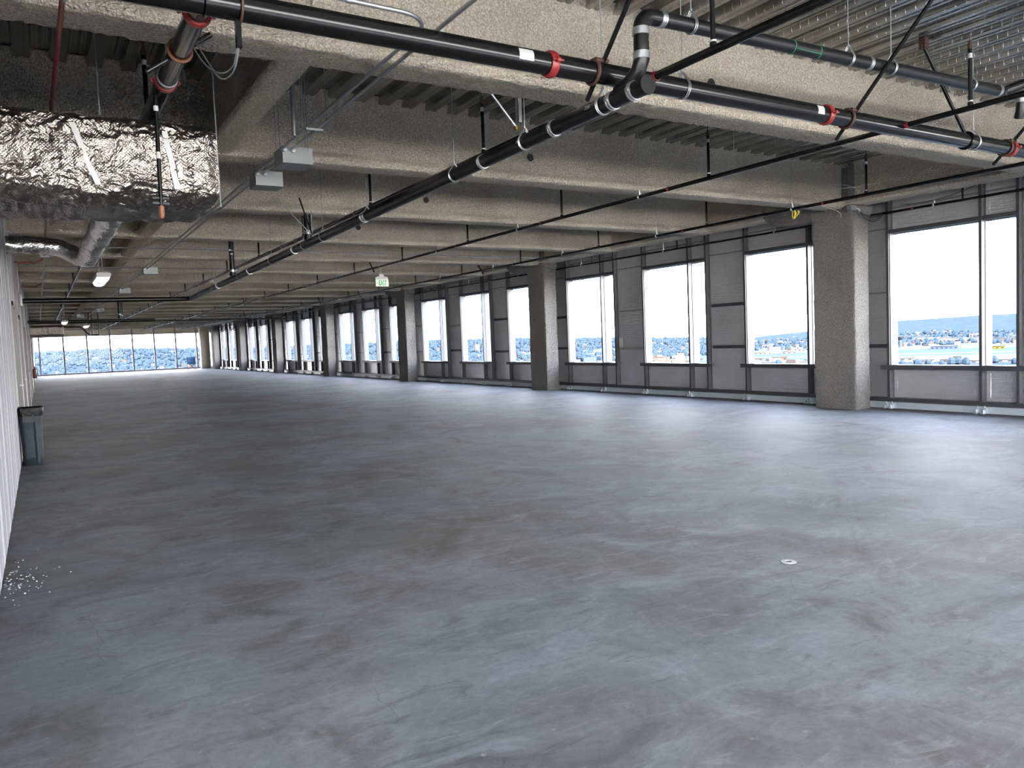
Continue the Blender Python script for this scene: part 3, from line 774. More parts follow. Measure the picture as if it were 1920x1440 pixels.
for i, (x, y) in enumerate(((1452, 2620), (1480, 2612))):
    t = thing('apartment_slab', 'pale apartment tower among the trees, %s of two' % ('left' if i == 0 else 'right'), 'building', (x, y, ZG))
    z = ground_z(math.degrees(math.atan2(x, y)), math.hypot(x, y))
    MB().box(x-9, x+9, y, y+14, z-3, z+28).build('wall', TWH, t)
    MB().box(x-9.5, x+9.5, y-.5, y+14.5, z+28, z+29).build('roof', TTAN, t)
    for q in range(3): MB().box(x-6+4.5*q, x-4+4.5*q, y-.3, y+.1, z+3, z+25).build('window_bay', TTAN, t)

# ================================================================== services
ZM = 3.2                         # sprinkler main height
# ---- sprinkler main, across the room
M_Y = 4.234
mn = thing('sprinkler_main', 'thick black sprinkler main crossing the view under the nearest beam', 'pipe', (5, M_Y, ZM))
cuts = [-.3, .83, 2.978, 5.809, 8.838, 11.4]
for a, c in zip(cuts, cuts[1:]):
    MB().tube([(a+.004, M_Y, ZM), (c-.004, M_Y, ZM)], .0705, 28).build('pipe_length', BLACK, mn, True)
def coupling(c, axis, r, mat=RED):
    ax = Vector(axis); c = Vector(c); b = MB()
    side = Vector((0, 0, 1)).cross(ax).normalized() if abs(ax.z) < .9 else Vector((1, 0, 0))
    h = max(.016, r*.40)
    prof = [(-h, r*1.02), (-h, r*1.14), (-h*.45, r*1.22), (h*.45, r*1.22), (h, r*1.14), (h, r*1.02)]
    u = side; v = ax.cross(u)
    rings = []
    for t, rad in prof: rings.append([c+ax*t+(u*math.cos(2*PI*j/20)+v*math.sin(2*PI*j/20))*rad for j in range(20)])
    b.quad_loop(rings)
    for s_ in (-1, 1):
        p = c+side*s_*r*1.42
        q = ax*h*.5
        b.tube([p-q, p+q], r*.22, 8)
        b.tube([p-ax*h*1.5, p+ax*h*1.5], max(.004, r*.09), 6)
    return b.build('coupling', mat, None, True)
def adopt(o, parent):
    o.parent = parent; o.location = Vector(o.location)-WLOC[parent.name]; WLOC[o.name] = WLOC[parent.name]; return o
for x in (2.978, 5.809, 8.838): adopt(coupling((x, M_Y, ZM), (1, 0, 0), .0705), mn)
def sticker(x, y, z, w_, h_, parent, r=.0705):
    # small label bent round the pipe side that faces the camera
    b = MB(); rings = []
    for k_ in range(7):
        a = math.radians(150+14*k_); a = math.radians(172+10*k_-30)
        yy, zz = y+(r+.0012)*math.cos(a), z+(r+.0012)*math.sin(a)
        rings.append([(x, yy, zz), (x+w_, yy, zz)])
    b.quad_loop(rings, False, False)
    return b.build('paper_label', STICK, parent)
sticker(2.70, M_Y, ZM, .11, .05, mn); sticker(5.62, M_Y, ZM, .085, .07, mn)
def hanger(c, axis, r, ztop=ZD, mat=GALV, rod=.0045, name='hanger'):
    """clevis ring with its threaded rod up to the deck"""
    ax = Vector(axis); c = Vector(c); b = MB()
    u = Vector((0, 0, 1)).cross(ax).normalized()
    pts = arc(c, u, Vector((0, 0, 1)), r*1.06, -PI*1.22, PI*.22, 18)
    top = c+Vector((0, 0, r*1.06+.045))
    pts = [top+u*-.004]+pts+[top+u*.004]
    for s_ in (-1, 1): b.tube([p+ax*s_*.008 for p in pts], .0045, 5)
    b.tube([top-Vector((0, 0, .012)), (c.x, c.y, ztop)], rod, 6)
    b.tube([top-Vector((0, 0, .004)), top+Vector((0, 0, .012))], .011, 6)
    return b.build(name, mat, None, True)
for x in (4.163, 8.131): adopt(hanger((x, M_Y, ZM), (1, 0, 0), .0705), mn)
# ---- branch lines along the room
def sprig_mesh(x, y, z, zt=3.76, r=.0165):
    a = MB().tube([(x, y, z), (x, y, zt-.06)], r, 10).build('sprig', BLACK, None, True)
    b = MB(); b.tube([(x, y, zt-.075), (x, y, zt-.05), (x, y, zt-.02), (x, y, zt)], [r*1.2, r*1.25, r*.9, r*.55], 10)
    b.tube([(x, y, zt), (x, y, zt+.03)], .004, 6); b.tube([(x, y, zt+.03), (x, y, zt+.033)], .016, 10)
    h = b.build('sprinkler_head', RUST, None, True)
    st = MB().tube([(x, y, zt-.15), (x, y, zt-.11)], r*1.06, 10).build('sticker_band', STICK, None, True)
    s2_ = MB().tube([(x, y, z+.05), (x, y, z+.062)], r*1.3, 10).build('sticker_band', STICK, None, True)
    d = MB().tube([(x, y, z-.012), (x, y, z+.045)], r*1.35, 10).build('outlet', BLACK, None, True)
    return [a, h, st, s2_, d]
def branch(name, label, x, z, r, y0, y1, joints, sprigs, hangs, braces=(), rfar=None):
    t = thing(name, label, 'pipe', (x, (y0+y1)/2, z), 'branch pipes along the room')
    cs = [y0]+[j for j in joints if y0 < j < y1]+[y1]
    for a, c in zip(cs, cs[1:]):
        MB().tube([(x, a+.003, z), (x, c-.003, z)], r, 14).build('pipe_length', BLACK, t, True)
    if cs[1:-1]:
        c0_ = adopt(coupling((x, cs[1], z), (0, 1, 0), r), t)
        for j in cs[2:-1]: inst2(c0_, 'coupling', t, (0, j-cs[1], 0))
    if sprigs:
        ps = [adopt(p, t) for p in sprig_mesh(x, sprigs[0], z)]
        for yy in sprigs[1:]:
            for p in ps: inst2(p, p.name.split('.')[0], t, (0, yy-sprigs[0], 0))
    if hangs:
        h = adopt(hanger((x, hangs[0], z), (0, 1, 0), r, rod=.003), t)
        for yy in hangs[1:]: inst2(h, 'hanger', t, (0, yy-hangs[0], 0))
    return t
def inst2(src, name, parent, off):
    o = src.copy(); o.name = name; C.objects.link(o); o.parent = src.parent
    o.location = Vector(src.location)+Vector(off)
    WLOC[o.name] = WLOC[parent.name]
    return o
JY = [7.23+2.86*i for i in range(22)]
SPY = [3.575+2.975*i for i in range(22)]
HGY = [7.78+3.0*i for i in range(20)]
def rng(l, a, b): return [q for q in l if a < q < b]
b1 = branch('branch_pipe', 'black sprinkler pipe running close beside the fatter waste pipe, with upright sprigs', 3.79, ZM, .029, -6, 60, [4.115, 4.345]+JY, rng(SPY, 0, 60), rng(HGY, 12, 60)+[2.2])
b2 = branch('branch_pipe', 'black sprinkler pipe in the middle of the ceiling, leaving the underside of the main', 6.82, ZM, .024, -6, 66, [4.13, 4.345]+JY, rng(SPY, 0, 66), rng(HGY, 5, 66))
b3 = branch('branch_pipe', 'black sprinkler pipe crossing in front of the column tops', 9.84, ZM, .024, 4.3, 68, [4.36]+JY, rng(SPY, 5, 68), rng(HGY, 5, 66))
b4 = branch('branch_pipe', 'thin black sprinkler pipe tight against the window wall behind the columns', 12.02, 3.235, .02, -6, 67, [7.2+4.57*i for i in range(-1, 13)], [], [6.86+3.05*i for i in range(19)])
for i in range(-1, 18):
    y = 6.42+3.05*i
    if all(abs(y-c) > .6 for c in COLY):
        MB().tube([(12.02, y, 3.235), (12.02, y, 3.42)], .014, 8).build('sprig', BLACK, b4, True)
b5 = branch('branch_pipe', 'black pipe running over the foil duct, fed from the left end of the main', .83, ZM, .024, 7.0, 46, JY, rng(SPY, 6, 46), [])
for q_ in sprig_mesh(.83, 6.57, ZM): adopt(q_, b5)
for t_, x, ys_ in ((b2, 6.82, (17.2, 30.5, 43.0)), (b3, 9.84, (17.35, 26.2, 30.7, 44.0))):
    for yy in ys_:
        q_ = MB().tube([(x, yy-.06, ZM-.10), (x, yy+.42, 3.58)], .016, 8)
        q_.build('brace_stub', BLACK, t_, True)
# cross line heavy stub with red couplings
st = thing('stub_pipe', 'stout black pipe with red clamps running from the main over the foil duct', 'pipe', (.83, 5.4, ZM))
MB().tube([(.83, 4.29, ZM), (.83, 6.95, ZM)], .057, 22).build('pipe_length', BLACK, st, True)
MB().tube([(.83, 6.95, ZM), (.83, 7.02, ZM)], [.057, .024], 22).build('reducer', BLACK, st, True)
adopt(coupling((.83, 4.40, ZM), (0, 1, 0), .062), st); adopt(coupling((.83, 5.60, ZM), (0, 1, 0), .057), st)
adopt(hanger((.83, 5.5, ZM), (0, 1, 0), .057), st)
dr = thing('drop_pipe', 'slim black drop pipe with white bands hanging in front of the foil duct', 'pipe', (.79, 5.80, 2.4))
MB().tube([(.79, 5.80, ZM), (.782, 5.80, 2.40)], .0145, 12).build('pipe_length', BLACK, dr, True)
MB().tube([(.789, 5.80, 3.06), (.789, 5.80, 3.095)], .0165, 12).build('sticker_band', STICK, dr, True)
MB().tube([(.786, 5.80, 2.74), (.786, 5.80, 2.785)], .0158, 12).build('sticker_band', STICK, dr, True)
MB().tube([(.782, 5.80, 2.42), (.782, 5.80, 2.36), (.782, 5.80, 2.335)], [.018, .02, .012], 12).build('end_plug', ORANGE, dr, True)
b = MB()
for dz in (0, .035): b.box(.73, .835, 5.79, 5.81, 2.43+dz, 2.445+dz)
b.build('bracket', BLACK, dr)

# ---- sway braces on the main
def brace(label, foot, top, r_, mat=RUST, ringaxis=(1, 0, 0), rp=.0705, stub=.13, deckfoot=True):
    f, t_ = Vector(foot), Vector(top); d = (t_-f).normalized()
    t = thing('sway_brace', label, 'brace', f)
    side = Vector(ringaxis)
    off = d.cross(side).normalized()
    o_ = off*0
    base = f+side*.05
    MB().tube([base-d*(rp+stub), base+d*((t_-f).length)], r_, 12).build('brace_pipe', BLACK, t, True)
    cc = f+side*.05
    b = MB(); b.ring(f, ringaxis, rp*1.12, .012, n=24); b.build('pipe_clamp', mat, t, True)
    b = MB(); k_ = f+d*(rp*1.25)+side*.025; b.tube([k_-side*.045, k_+side*.06], .016, 8); b.build('clamp_bolt', mat, t, True)
    if deckfoot:
        e_ = base+d*((t_-f).length)
        b = MB(); b.box(e_.x-.03, e_.x+.03, e_.y-.03, e_.y+.03, e_.z-.02, ZD+.01); b.tube([e_-Vector((.05, 0, 0)), e_+Vector((.05, 0, 0))], .012, 8)
        b.build('deck_bracket', RUST, t)
    return t
brace('diagonal black brace pipe clamped to the main left of the rubber elbow riser', (3.33, M_Y, ZM), (3.33, 3.47, 4.0), .0165)
brace('long diagonal black brace pipe clamped to the main beside its second white label', (6.09, M_Y, ZM), (6.09, 3.42, 4.02), .0165)
brace('diagonal black brace clamped to the main at the right edge of the view', (8.74, M_Y, ZM), (8.74, 3.42, 4.02), .0165)
brace('brace pipe in line with the main, rising to a deck bracket above the upper drain', (7.99, M_Y, ZM), (7.22, M_Y, 4.0), .0165, BLACK, (0, 0.001, 1) if False else (1, 0, 0), .0705, .0)
brace('short brace stub held by an orange ring on the stout pipe over the duct', (.83, 4.98, ZM), (1.02, 4.98, 3.34), .0165, ORANGE, (0, 1, 0), .057, .17, False)
# cable brace hanging under the left end of the main
t = thing('cable_brace', 'small black bracket under the main with two slack steel cables', 'brace', (1.01, M_Y, 3.1))
MB().ring((1.01, M_Y, ZM), (1, 0, 0), .082, .007, n=24).build('pipe_clamp', RUST, t, True)
MB().box(.985, 1.01, M_Y-.02, M_Y+.02, 2.99, 3.13).build('bracket', BLACK, t)
for q in (0, .03):
    MB().tube(spline([(.99+q*.3, M_Y, 3.0), (.985, M_Y+.10, 2.93-q), (.96, M_Y+.30, 2.95-q), (.92+q, M_Y+.55, 3.08), (.88+q, M_Y+.86, 3.36)]), .0045, 6).build('cable', GALV, t, True)

# ---- waste pipe, falling slightly as it runs away
def zw(y): return 3.03-.0125*(y-3.9)
XWp = 3.49
wp = thing('waste_pipe', 'fat black waste pipe running down the room below the main, capped at the near end', 'pipe', (XWp, 12, zw(12)))
jn = [3.87, 4.9, 6.05, 9.0, 12.0, 15.0, 18.0, 21.55]
for a, c in zip(jn, jn[1:]): MB().tube([(XWp, a+.003, zw(a)), (XWp, c-.003, zw(c))], .059, 22).build('pipe_length', IRON, wp, True)
MB().tube([(XWp, 3.86, zw(3.86)), (XWp, 3.875, zw(3.86))], .064, 22).build('end_cap', IRON, wp, True)
b = MB(); b.tube([(XWp, 21.55, zw(21.55)), (XWp, 21.6, zw(21.6)), (XWp-.06, 21.66, 2.805), (XWp-.12, 21.66, 2.80), (-.28, 21.66, 2.77)], .059, 18); b.build('pipe_length', IRON, wp, True)
def band(c, axis, r, w_=.05, name='steel_band'):
    ax = Vector(axis); c = Vector(c); b = MB()
    b.tube([c-ax*w_/2, c+ax*w_/2], r*1.06, 22)
    for s_ in (-.3, .3): b.tube([c+ax*w_*(s_-.12), c+ax*w_*(s_+.12)], r*1.1, 22)
    sd = ax.cross(Vector((0, 0, 1))); sd = sd.normalized() if sd.length > .1 else Vector((0, -1, 0))
    p = c-sd*r*1.12
    b.box(p.x-.008, p.x+.008, p.y-.012, p.y+.012, p.z-.012, p.z+.012)
    return b.build(name, GALV, None, True)
for y in (4.0, 4.22, 4.93, 6.05, 9.0, 12.0, 15.0, 18.0): adopt(band((XWp, y, zw(y)), (0, 1, 0), .059, .045), wp)
for y in (4.33, 5.35, 6.6, 8.9, 10.6, 11.5, 13.4, 15.9, 18.6, 20.4): adopt(hanger((XWp, y, zw(y)), (0, 1, 0), .061), wp)
for y0_, marks in ((4.47, (((0, .02), (-.018, .018), (-.002, -.004), (-.02, -.006)), ((-.030, .018), (-.032, -.006)), ((-.042, -.006), (-.044, .018), (-.056, -.004), (-.058, .02)))), (5.40, (((0, -.01), (-.012, .012), (-.022, -.008)), ((-.03, .012), (-.04, -.004), (-.05, .012)), ((-.062, .01), (-.08, -.006), (-.095, .004))))):
    for st_ in marks:
        P_ = []
        for dy, dz in st_:
            a = math.asin(max(-.9, min(.9, (dz+.004)/.0595))); P_.append((XWp-.0598*math.cos(a), y0_+dy, zw(y0_)+.0598*math.sin(a)))
        MB().tube(P_, .0011, 5).build('chalk_mark', STICK, wp)
# vent stacks rising from it
for i, (y, zt) in enumerate(((11.3, 3.62), (16.5, 3.7))):
    t = thing('vent_stack', 'short black stack rising off the waste pipe, %s' % ('the one nearer the camera' if i == 0 else 'the one farther away'), 'pipe', (XWp, y, zw(y)))
    MB().tube([(XWp, y, zw(y)+.05), (XWp, y, ZD)], .05, 16).build('pipe_length', IRON, t, True)
    adopt(band((XWp, y, zw(y)+.16), (0, 0, 1), .05, .05), t)
    b = MB(); b.tube([(XWp, y, zw(y)+.06), (XWp, y, zw(y)+.13)], .06, 16); b.build('branch_fitting', IRON, t, True)
    b = MB(); b.box(XWp-.035, XWp+.02, y-.052, y-.049, 3.36, 3.385); b.build('paper_label', STICK, t)
# longitudinal strut brace above the waste pipe
t = thing('strut_brace', 'galvanised strut hanger and diagonal rod holding the waste pipe', 'brace', (3.45, 5.35, 3.1))
b = MB(); b.box(3.42, 3.46, 5.33, 5.334, 3.16, ZD); b.box(3.42, 3.424, 5.33, 5.37, 3.16, ZD); b.box(3.456, 3.46, 5.33, 5.37, 3.16, ZD); b.build('strut', BOXGREY, t)
MB().tube([(3.41, 5.35, 3.12), (2.72, 5.35, 3.86)], .0095, 8).build('diagonal_rod', GALV, t, True)
b = MB(); b.box(3.395, 3.418, 5.338, 5.362, 3.10, 3.128); b.tube([(3.38, 5.35, 3.11), (3.53, 5.35, 3.115)], .006, 6); b.build('rod_fitting', BRASS, t)
t = thing('strut_brace', 'pair of splayed thin rods bracing the waste pipe at its first stack', 'brace', (3.40, 11.0, 3.1))
MB().tube([(3.43, 10.9, 3.0), (2.95, 10.9, 3.5)], .008, 6).build('diagonal_rod', GALV, t, True)
MB().tube([(3.43, 10.9, 3.0), (3.27, 10.9, 3.52)], .010, 6).build('diagonal_rod', BLACK, t, True)
MB().tube([(3.43, 10.9, 3.0), (3.43, 10.9, 3.34)], .008, 6).build('hanger_rod', GALV, t, True)

# ---- upper drain line with its rubber elbow riser
ud = thing('drain_riser', 'black elbow riser with steel bands feeding the upper drain pipe', 'pipe', (3.52, 3.95, 3.3))
zt = 3.5
pts = [(3.49, 4.16, 3.06), (3.50, 4.06, 3.09), (3.515, 3.985, 3.15), (3.52, 3.95, 3.22), (3.52, 3.95, 3.33)]
MB().tube(pts, .052, 20).build('wye_branch', IRON, ud, True)
MB().tube([(3.52, 3.95, 3.25), (3.52, 3.95, 3.42)], .050, 20).build('pipe_length', IRON, ud, True)
MB().tube([(3.52, 3.95, 3.40)]+arc((3.615, 3.95, 3.415), (-1, 0, 0), (0, 0, 1), .095, 0, PI/2, 10)+[(3.66, 3.95, 3.511)], .052, 20).build('elbow', IRON, ud, True)
adopt(band((3.52, 3.95, 3.245), (0, 0, 1), .052, .048), ud); adopt(band((3.52, 3.95, 3.40), (0, 0, 1), .052, .048), ud)
def zu(x): return 3.512+.0225*(x-3.66)
hd = thing('upper_drain', 'black drain pipe running right under the metal deck with a green taped length', 'pipe', (6, 3.95, zu(6)))
cu = [3.64, 5.98, 8.06]
for a, c in zip(cu, cu[1:]): MB().tube([(a+.003, 3.95, zu(a)), (c-.003, 3.95, zu(c))], .050, 20).build('pipe_length', IRON, hd, True)
for x in (3.70, 5.98, 8.02): adopt(band((x, 3.95, zu(x)), (1, 0, 0), .051, .045), hd)
for x in (3.98, 5.72, 6.3, 7.55): adopt(hanger((x, 3.95, zu(x)), (1, 0, 0), .052), hd)
for x in (5.02, 5.32):
    MB().ring((x, 3.95, zu(x)), (1, 0, 0), .0505, .004, n=20).build('green_tape', GREEN, hd, True)
MB().box(5.03, 5.31, 3.90, 3.905, zu(5.1)-.03, zu(5.1)-.024).build('green_tape', GREEN, hd)
wy = thing('drain_wye', 'black wye fitting at the right end of the upper drain, rising to the deck', 'pipe', (8.2, 3.95, 3.62))
MB().tube([(8.06, 3.95, zu(8.06)), (9.6, 3.95, zu(9.6))], .050, 20).build('pipe_length', IRON, wy, True)
MB().tube([(8.12, 3.95, zu(8.1)), (8.38, 3.72, 3.72), (8.5, 3.6, 3.80), (8.60, 3.53, 4.02)], .046, 18).build('branch_arm', IRON, wy, True)
adopt(band((8.34, 3.755, 3.705), Vector((.26, -.23, .1)).normalized(), .047, .05), wy)
t = thing('drain_drop', 'short black pipe end hanging below the upper drain at the right edge', 'pipe', (8.36, 3.9, 3.5))
MB().tube([(8.42, 3.93, 3.60), (8.42, 3.93, 3.47), (8.44, 3.96, 3.40)], .043, 16).build('pipe_length', IRON, t, True)
adopt(band((8.42, 3.93, 3.56), (0, 0, 1), .044, .04), t)

# ---- conduits
cd = thing('conduit_run', 'galvanised conduit running along the ceiling into the grey junction boxes, straight one of a pair', 'conduit', (2.19, 12, 3.30))
MB().tube([(2.19, -6, 3.305), (2.19, 7.47, 3.305)], .0135, 10).build('conduit_length', GALV, cd, True)
ce = thing('conduit_run', 'galvanised conduit that bends sharply left just beyond the main', 'conduit', (2.10, 10, 3.30))
MB().tube([(.2, 4.10, 3.305), (1.88, 4.14, 3.305)]+arc((1.88, 4.36, 3.305), (0, -1, 0), (1, 0, 0), .22, 0, PI/2, 10)+[(2.10, 7.47, 3.305)], .0135, 10).build('conduit_length', GALV, ce, True)
MB().tube([(1.56, 4.131, 3.305), (1.60, 4.132, 3.305)], .017, 10).build('conduit_fitting', GALV, ce, True)
bxy = [(7.45, 7.75), (8.52, 8.80), (18.9, 19.2), (24.9, 25.25), (35.4, 35.8), (40.5, 41.0)]
for i, (a, c) in enumerate(bxy):
    xo = 0 if i not in (5,) else -.5
    t = thing('junction_box', 'grey metal junction box on the conduits, %s one from the camera' % ORD[i], 'junction box', (2.24+xo, (a+c)/2, 3.18))
    z0 = 3.185 if i != 1 else 3.175
    b = MB(); b.box(2.10+xo, 2.39+xo, a, c, z0, z0+.15); bo = b.build('box_body', BOXGREY, t)
    MB().box(2.095+xo, 2.395+xo, a-.004, c+.004, z0-.006, z0).build('box_cover', BOXGREY, t)
    for cx_ in (2.12, 2.20): MB().tube([(cx_+xo, a-.03, z0+.11), (cx_+xo, a, z0+.11)], .019, 8).build('conduit_fitting', GALV, t, True)
    for rx in (2.12, 2.37): MB().tube([(rx+xo, (a+c)/2, z0+.15), (rx+xo, (a+c)/2, ZD)], .0045, 6).build('hanger_rod', GALV, t, True)
for i in range(len(bxy)-1):
    a, c = bxy[i][1], bxy[i+1][0]
    for x in (2.10, 2.18):
        tg = tag(MB().tube([(x, a+.001, 3.295), (x, c-.001, 3.295)], .0135, 8).build('conduit', GALV, None, True),
                 'galvanised conduit between %s and %s junction box, %s of the pair' % (('the '+ORD[i]), ORD[i+1], 'duct side' if x < 2.15 else 'window side'), 'conduit')
# trapeze strut and rods holding the pair
t = thing('trapeze', 'galvanised post and thin rods holding the conduits in front of the second beam', 'hanger', (2.13, 6.6, 3.28))
MB().box(2.07, 2.22, 6.585, 6.61, 3.268, 3.288).build('strut', BOXGREY, t)
MB().tube([(2.06, 6.9, 3.29), (2.06, 6.9, ZD)], .022, 10).build('post', GALV, t, True)
for x, y in ((2.04, 6.6), (2.26, 6.6), (2.0, 7.3), (2.30, 7.3)): MB().tube([(x, y, 3.265), (x, y, ZD)], .0045, 6).build('hanger_rod', GALV, t, True)
# thin conduits across the room
for y, x0, x1, lab in ((15.5, -.25, 11.3, 'thin pale conduit crossing the whole ceiling in front of the exit sign'), (19.05, -.25, 4.2, 'thin conduit crossing the left ceiling beyond the flexible duct'), (24.7, -.25, 2.1, 'thin conduit crossing the left ceiling near the distant junction box')):
    t = thing('cross_conduit', lab, 'conduit', ((x0+x1)/2, y, 3.325))
    MB().tube([(x0, y, 3.328), (x1, y, 3.328)], .0105, 8).build('conduit_length', GALV, t, True)
    for i in range(int((x1-x0)/2.4)):
        x = x0+1.1+2.4*i
        MB().box(x-.008, x+.008, y-.016, y+.016, 3.315, 3.352).build('strap', GALV, t)
t = thing('red_conduit', 'thin red conduit running along the ceiling on the left past the duct', 'conduit', (.2, 15, 3.28))
MB().tube([(.245, 3.0, 3.28), (.202, 6.7, 3.28), (.205, 16.6, 3.28)], .0145, 10).build('conduit_length', REDPIPE, t, True)
MB().tube([(.205, 16.8, 3.28), (.17, 46, 3.28)], .0145, 10).build('conduit_length', GALV, t, True)
MB().box(.14, .29, 16.55, 16.8, 3.25, 3.31).build('pull_box', STICK, t)
MB().tube([(.235, 4.66, 3.28), (.234, 4.72, 3.28)], .0165, 10).build('coupling', STICK, t, True)
for y in (17.0, 22.6): MB().tube([(.19, y, 3.27), (.05, y+.05, 3.19), (-.15, y+.05, 3.2), (-.28, y, 3.2)], .012, 8).build('conduit_arm', REDPIPE, t, True)

# ---- foil duct
def duct(x0, x1, y0, y1, z0, z1, nx, npr, amp, seed, sag=0):
    cy_, cz = (y0+y1)/2, (z0+z1)/2; hy, hz = (y1-y0)/2, (z1-z0)/2; b = MB(); rings = []
    base = []
    for j in range(npr):
        a = 2*PI*j/npr; ca, sa = math.cos(a), math.sin(a); ex = .38
        base.append((math.copysign(abs(ca)**ex, ca), math.copysign(abs(sa)**ex, sa)))
    xs_ = [x0+(x1-x0)*i/nx for i in range(nx+1)]
    for x in xs_+[x1+.02, x1+.035]:
        sc_ = 1 if x <= x1 else (.93 if x < x1+.03 else .80)
        if x <= x1: sc_ = 1-.06*max(0, 1-(x1-x)/.10)**2
        r = []
        for (u, v) in base:
            p = Vector((x*1.0+seed, u*hy, v*hz))
            d1 = abs(noise.noise(Vector((p.x*3.6+p.z*2.6, p.y*3.2, p.z*6.2-p.x*2.4))))
            d2 = abs(noise.noise(Vector((p.x*11+p.z*8, p.y*9, p.z*15-p.x*4))))
            d3 = abs(noise.noise(Vector((p.x*23-p.z*12, p.y*18, p.z*27+p.x*9))))
            dd = amp*(.9-1.6*d1-1.05*d2-.55*d3)
            r.append((x, cy_+u*hy*sc_+u*dd, cz+v*hz*sc_+v*dd*(1 if v > -.5 else 1.4)-(sag*math.sin(PI*min(1, max(0, (x-x0)/(x1-x0)))) if v < 0 else 0)))
        rings.append(r)
    return b.quad_loop(rings, True, True)
t = thing('foil_duct', 'large foil wrapped duct entering from the left below the beams', 'duct', (.4, 6.5, 2.5))
duct(-.8, 1.185, 5.92, 7.12, 2.50, 3.06, 230, 220, .022, 3.0, .02).build('foil_wrap', FOIL, t, True)
for x, dz in ((.36, .22), (.885, .10)):   # tape over the seams of the wrap
    b = MB(); rings = []
    for i in range(14):
        z = 2.56+.40*i/13; wv_ = .016*noise.noise(Vector((x*9, z*6, 2)))
        rings.append([(x-.018+wv_-.10*(i/13-.4)*(.6 if x > .5 else 1.4), 5.908, z), (x+.018+wv_-.10*(i/13-.4)*(.6 if x > .5 else 1.4), 5.906, z)])
    b.quad_loop(rings, False, False); b.build('seam_tape', TAPE, t, True)
MB().tube([(1.21, 6.0, ZD), (1.215, 6.0, 2.47)], .0045, 6).build('hanger_rod', GALV, t, True)
MB().tube([(.46, 6.0, ZD), (.46, 6.0, 3.05)], .0045, 6).build('hanger_rod', GALV, t, True)
MB().tube([(.25, 7.0, ZD), (.25, 7.0, 3.05)], .0045, 6).build('hanger_rod', GALV, t, True)
def flextube(pts, r, per, amp, name, parent, seed):
    # smooth path through the points, then wrinkled rings
    P_ = [Vector(p) for p in pts]; path = []
    for i in range(len(P_)-1):
        p0, p1, p2, p3 = P_[max(i-1, 0)], P_[i], P_[i+1], P_[min(i+2, len(P_)-1)]
        n = max(3, int((p2-p1).length/per))
        for j in range(n):
            u = j/n
            path.append(.5*((2*p1)+(p2-p0)*u+(2*p0-5*p1+4*p2-p3)*u*u+(3*p1-p0-3*p2+p3)*u**3))
    path.append(P_[-1])
    b = MB().tube(path, r, 30)
    nn = 30; cnt = len(path)
    for i in range(cnt):
        for j in range(nn):
            q = Vector(b.v[i*nn+j]); d = (q-path[i]).normalized()
            k_ = amp*(.75*noise.noise(Vector((i*.45+seed, math.cos(2*PI*j/nn)*.9, math.sin(2*PI*j/nn)*.9)))+.5*noise.noise(q*9))
            b.v[i*nn+j] = tuple(q+d*k_)
    return b.build(name, FLEXFOIL, parent, True)
t = thing('flexible_duct', 'silver flexible duct bending from the foil duct to the left wall', 'duct', (.5, 11, 2.7))
flextube([(.66, 7.05, 2.75), (.66, 8.2, 2.75), (.655, 9.6, 2.745), (.65, 11.2, 2.74), (.64, 12.0, 2.735), (.55, 12.4, 2.80), (.36, 12.5, 2.92), (.12, 12.5, 2.955), (-.284, 12.5, 2.955)], .118, .05, .03, 'flexible_sleeve', t, 1.7)
t = thing('foil_duct', 'small distant foil wrapped duct high against the glass wall on the left', 'duct', (.4, 40, 2.4))
duct(-.27, .99, 39.6, 40.4, 2.36, 2.82, 40, 60, .014, 8.0).build('foil_wrap', FOIL, t, True)
MB().box(-.3, 1.02, 39.95, 40.0, 2.30, 2.33).build('trapeze_strut', BLACK, t)
# far cross pipes
for y, z, x1, lab in ((35.0, 2.80, 4.2, 'dark pipe crossing the far left ceiling beyond the waste pipe elbow'), (40.9, 2.98, 11.3, 'thin dark pipe crossing the far ceiling in front of the pale soffit')):
    t = thing('cross_pipe', lab, 'pipe', (x1/2, y, z)); MB().tube([(-.28, y, z), (x1, y, z)], .055 if y < 38 else .03, 12).build('pipe_length', IRON, t, True)
    h = adopt(hanger((.8, y, z), (1, 0, 0), .055), t)
    for i in range(1, 2): inst2(h, 'hanger', t, (1.6*i, 0, 0))
for x, y in ((2.47, 29.8), (2.585, 30.6)):
    t = thing('far_stack', 'short dark vertical pipe far down the left ceiling, %s of two' % ('nearer' if y < 30 else 'farther'), 'pipe', (x, y, 2.8))
    MB().tube([(x, y, 2.66), (x, y, ZD)], .055, 12).build('pipe_length', IRON, t, True); adopt(band((x, y, 2.8), (0, 0, 1), .055), t)
t = thing('hanging_trapeze', 'black strut frame hanging in front of the far glass', 'frame', (2, 40, 2.4))
b = MB(); b.tube([(1.0, 40, 2.76), (1.68, 40, 2.74), (2.04, 40, 2.36), (2.42, 40, 2.36)], .025, 8)
b.build('frame_arm', BLACK, t)
for x in (2.04, 2.16, 2.42): MB().tube([(x, 40, 2.36), (x, 40, ZB+.2)], .02, 8).build('frame_post', BLACK, t)
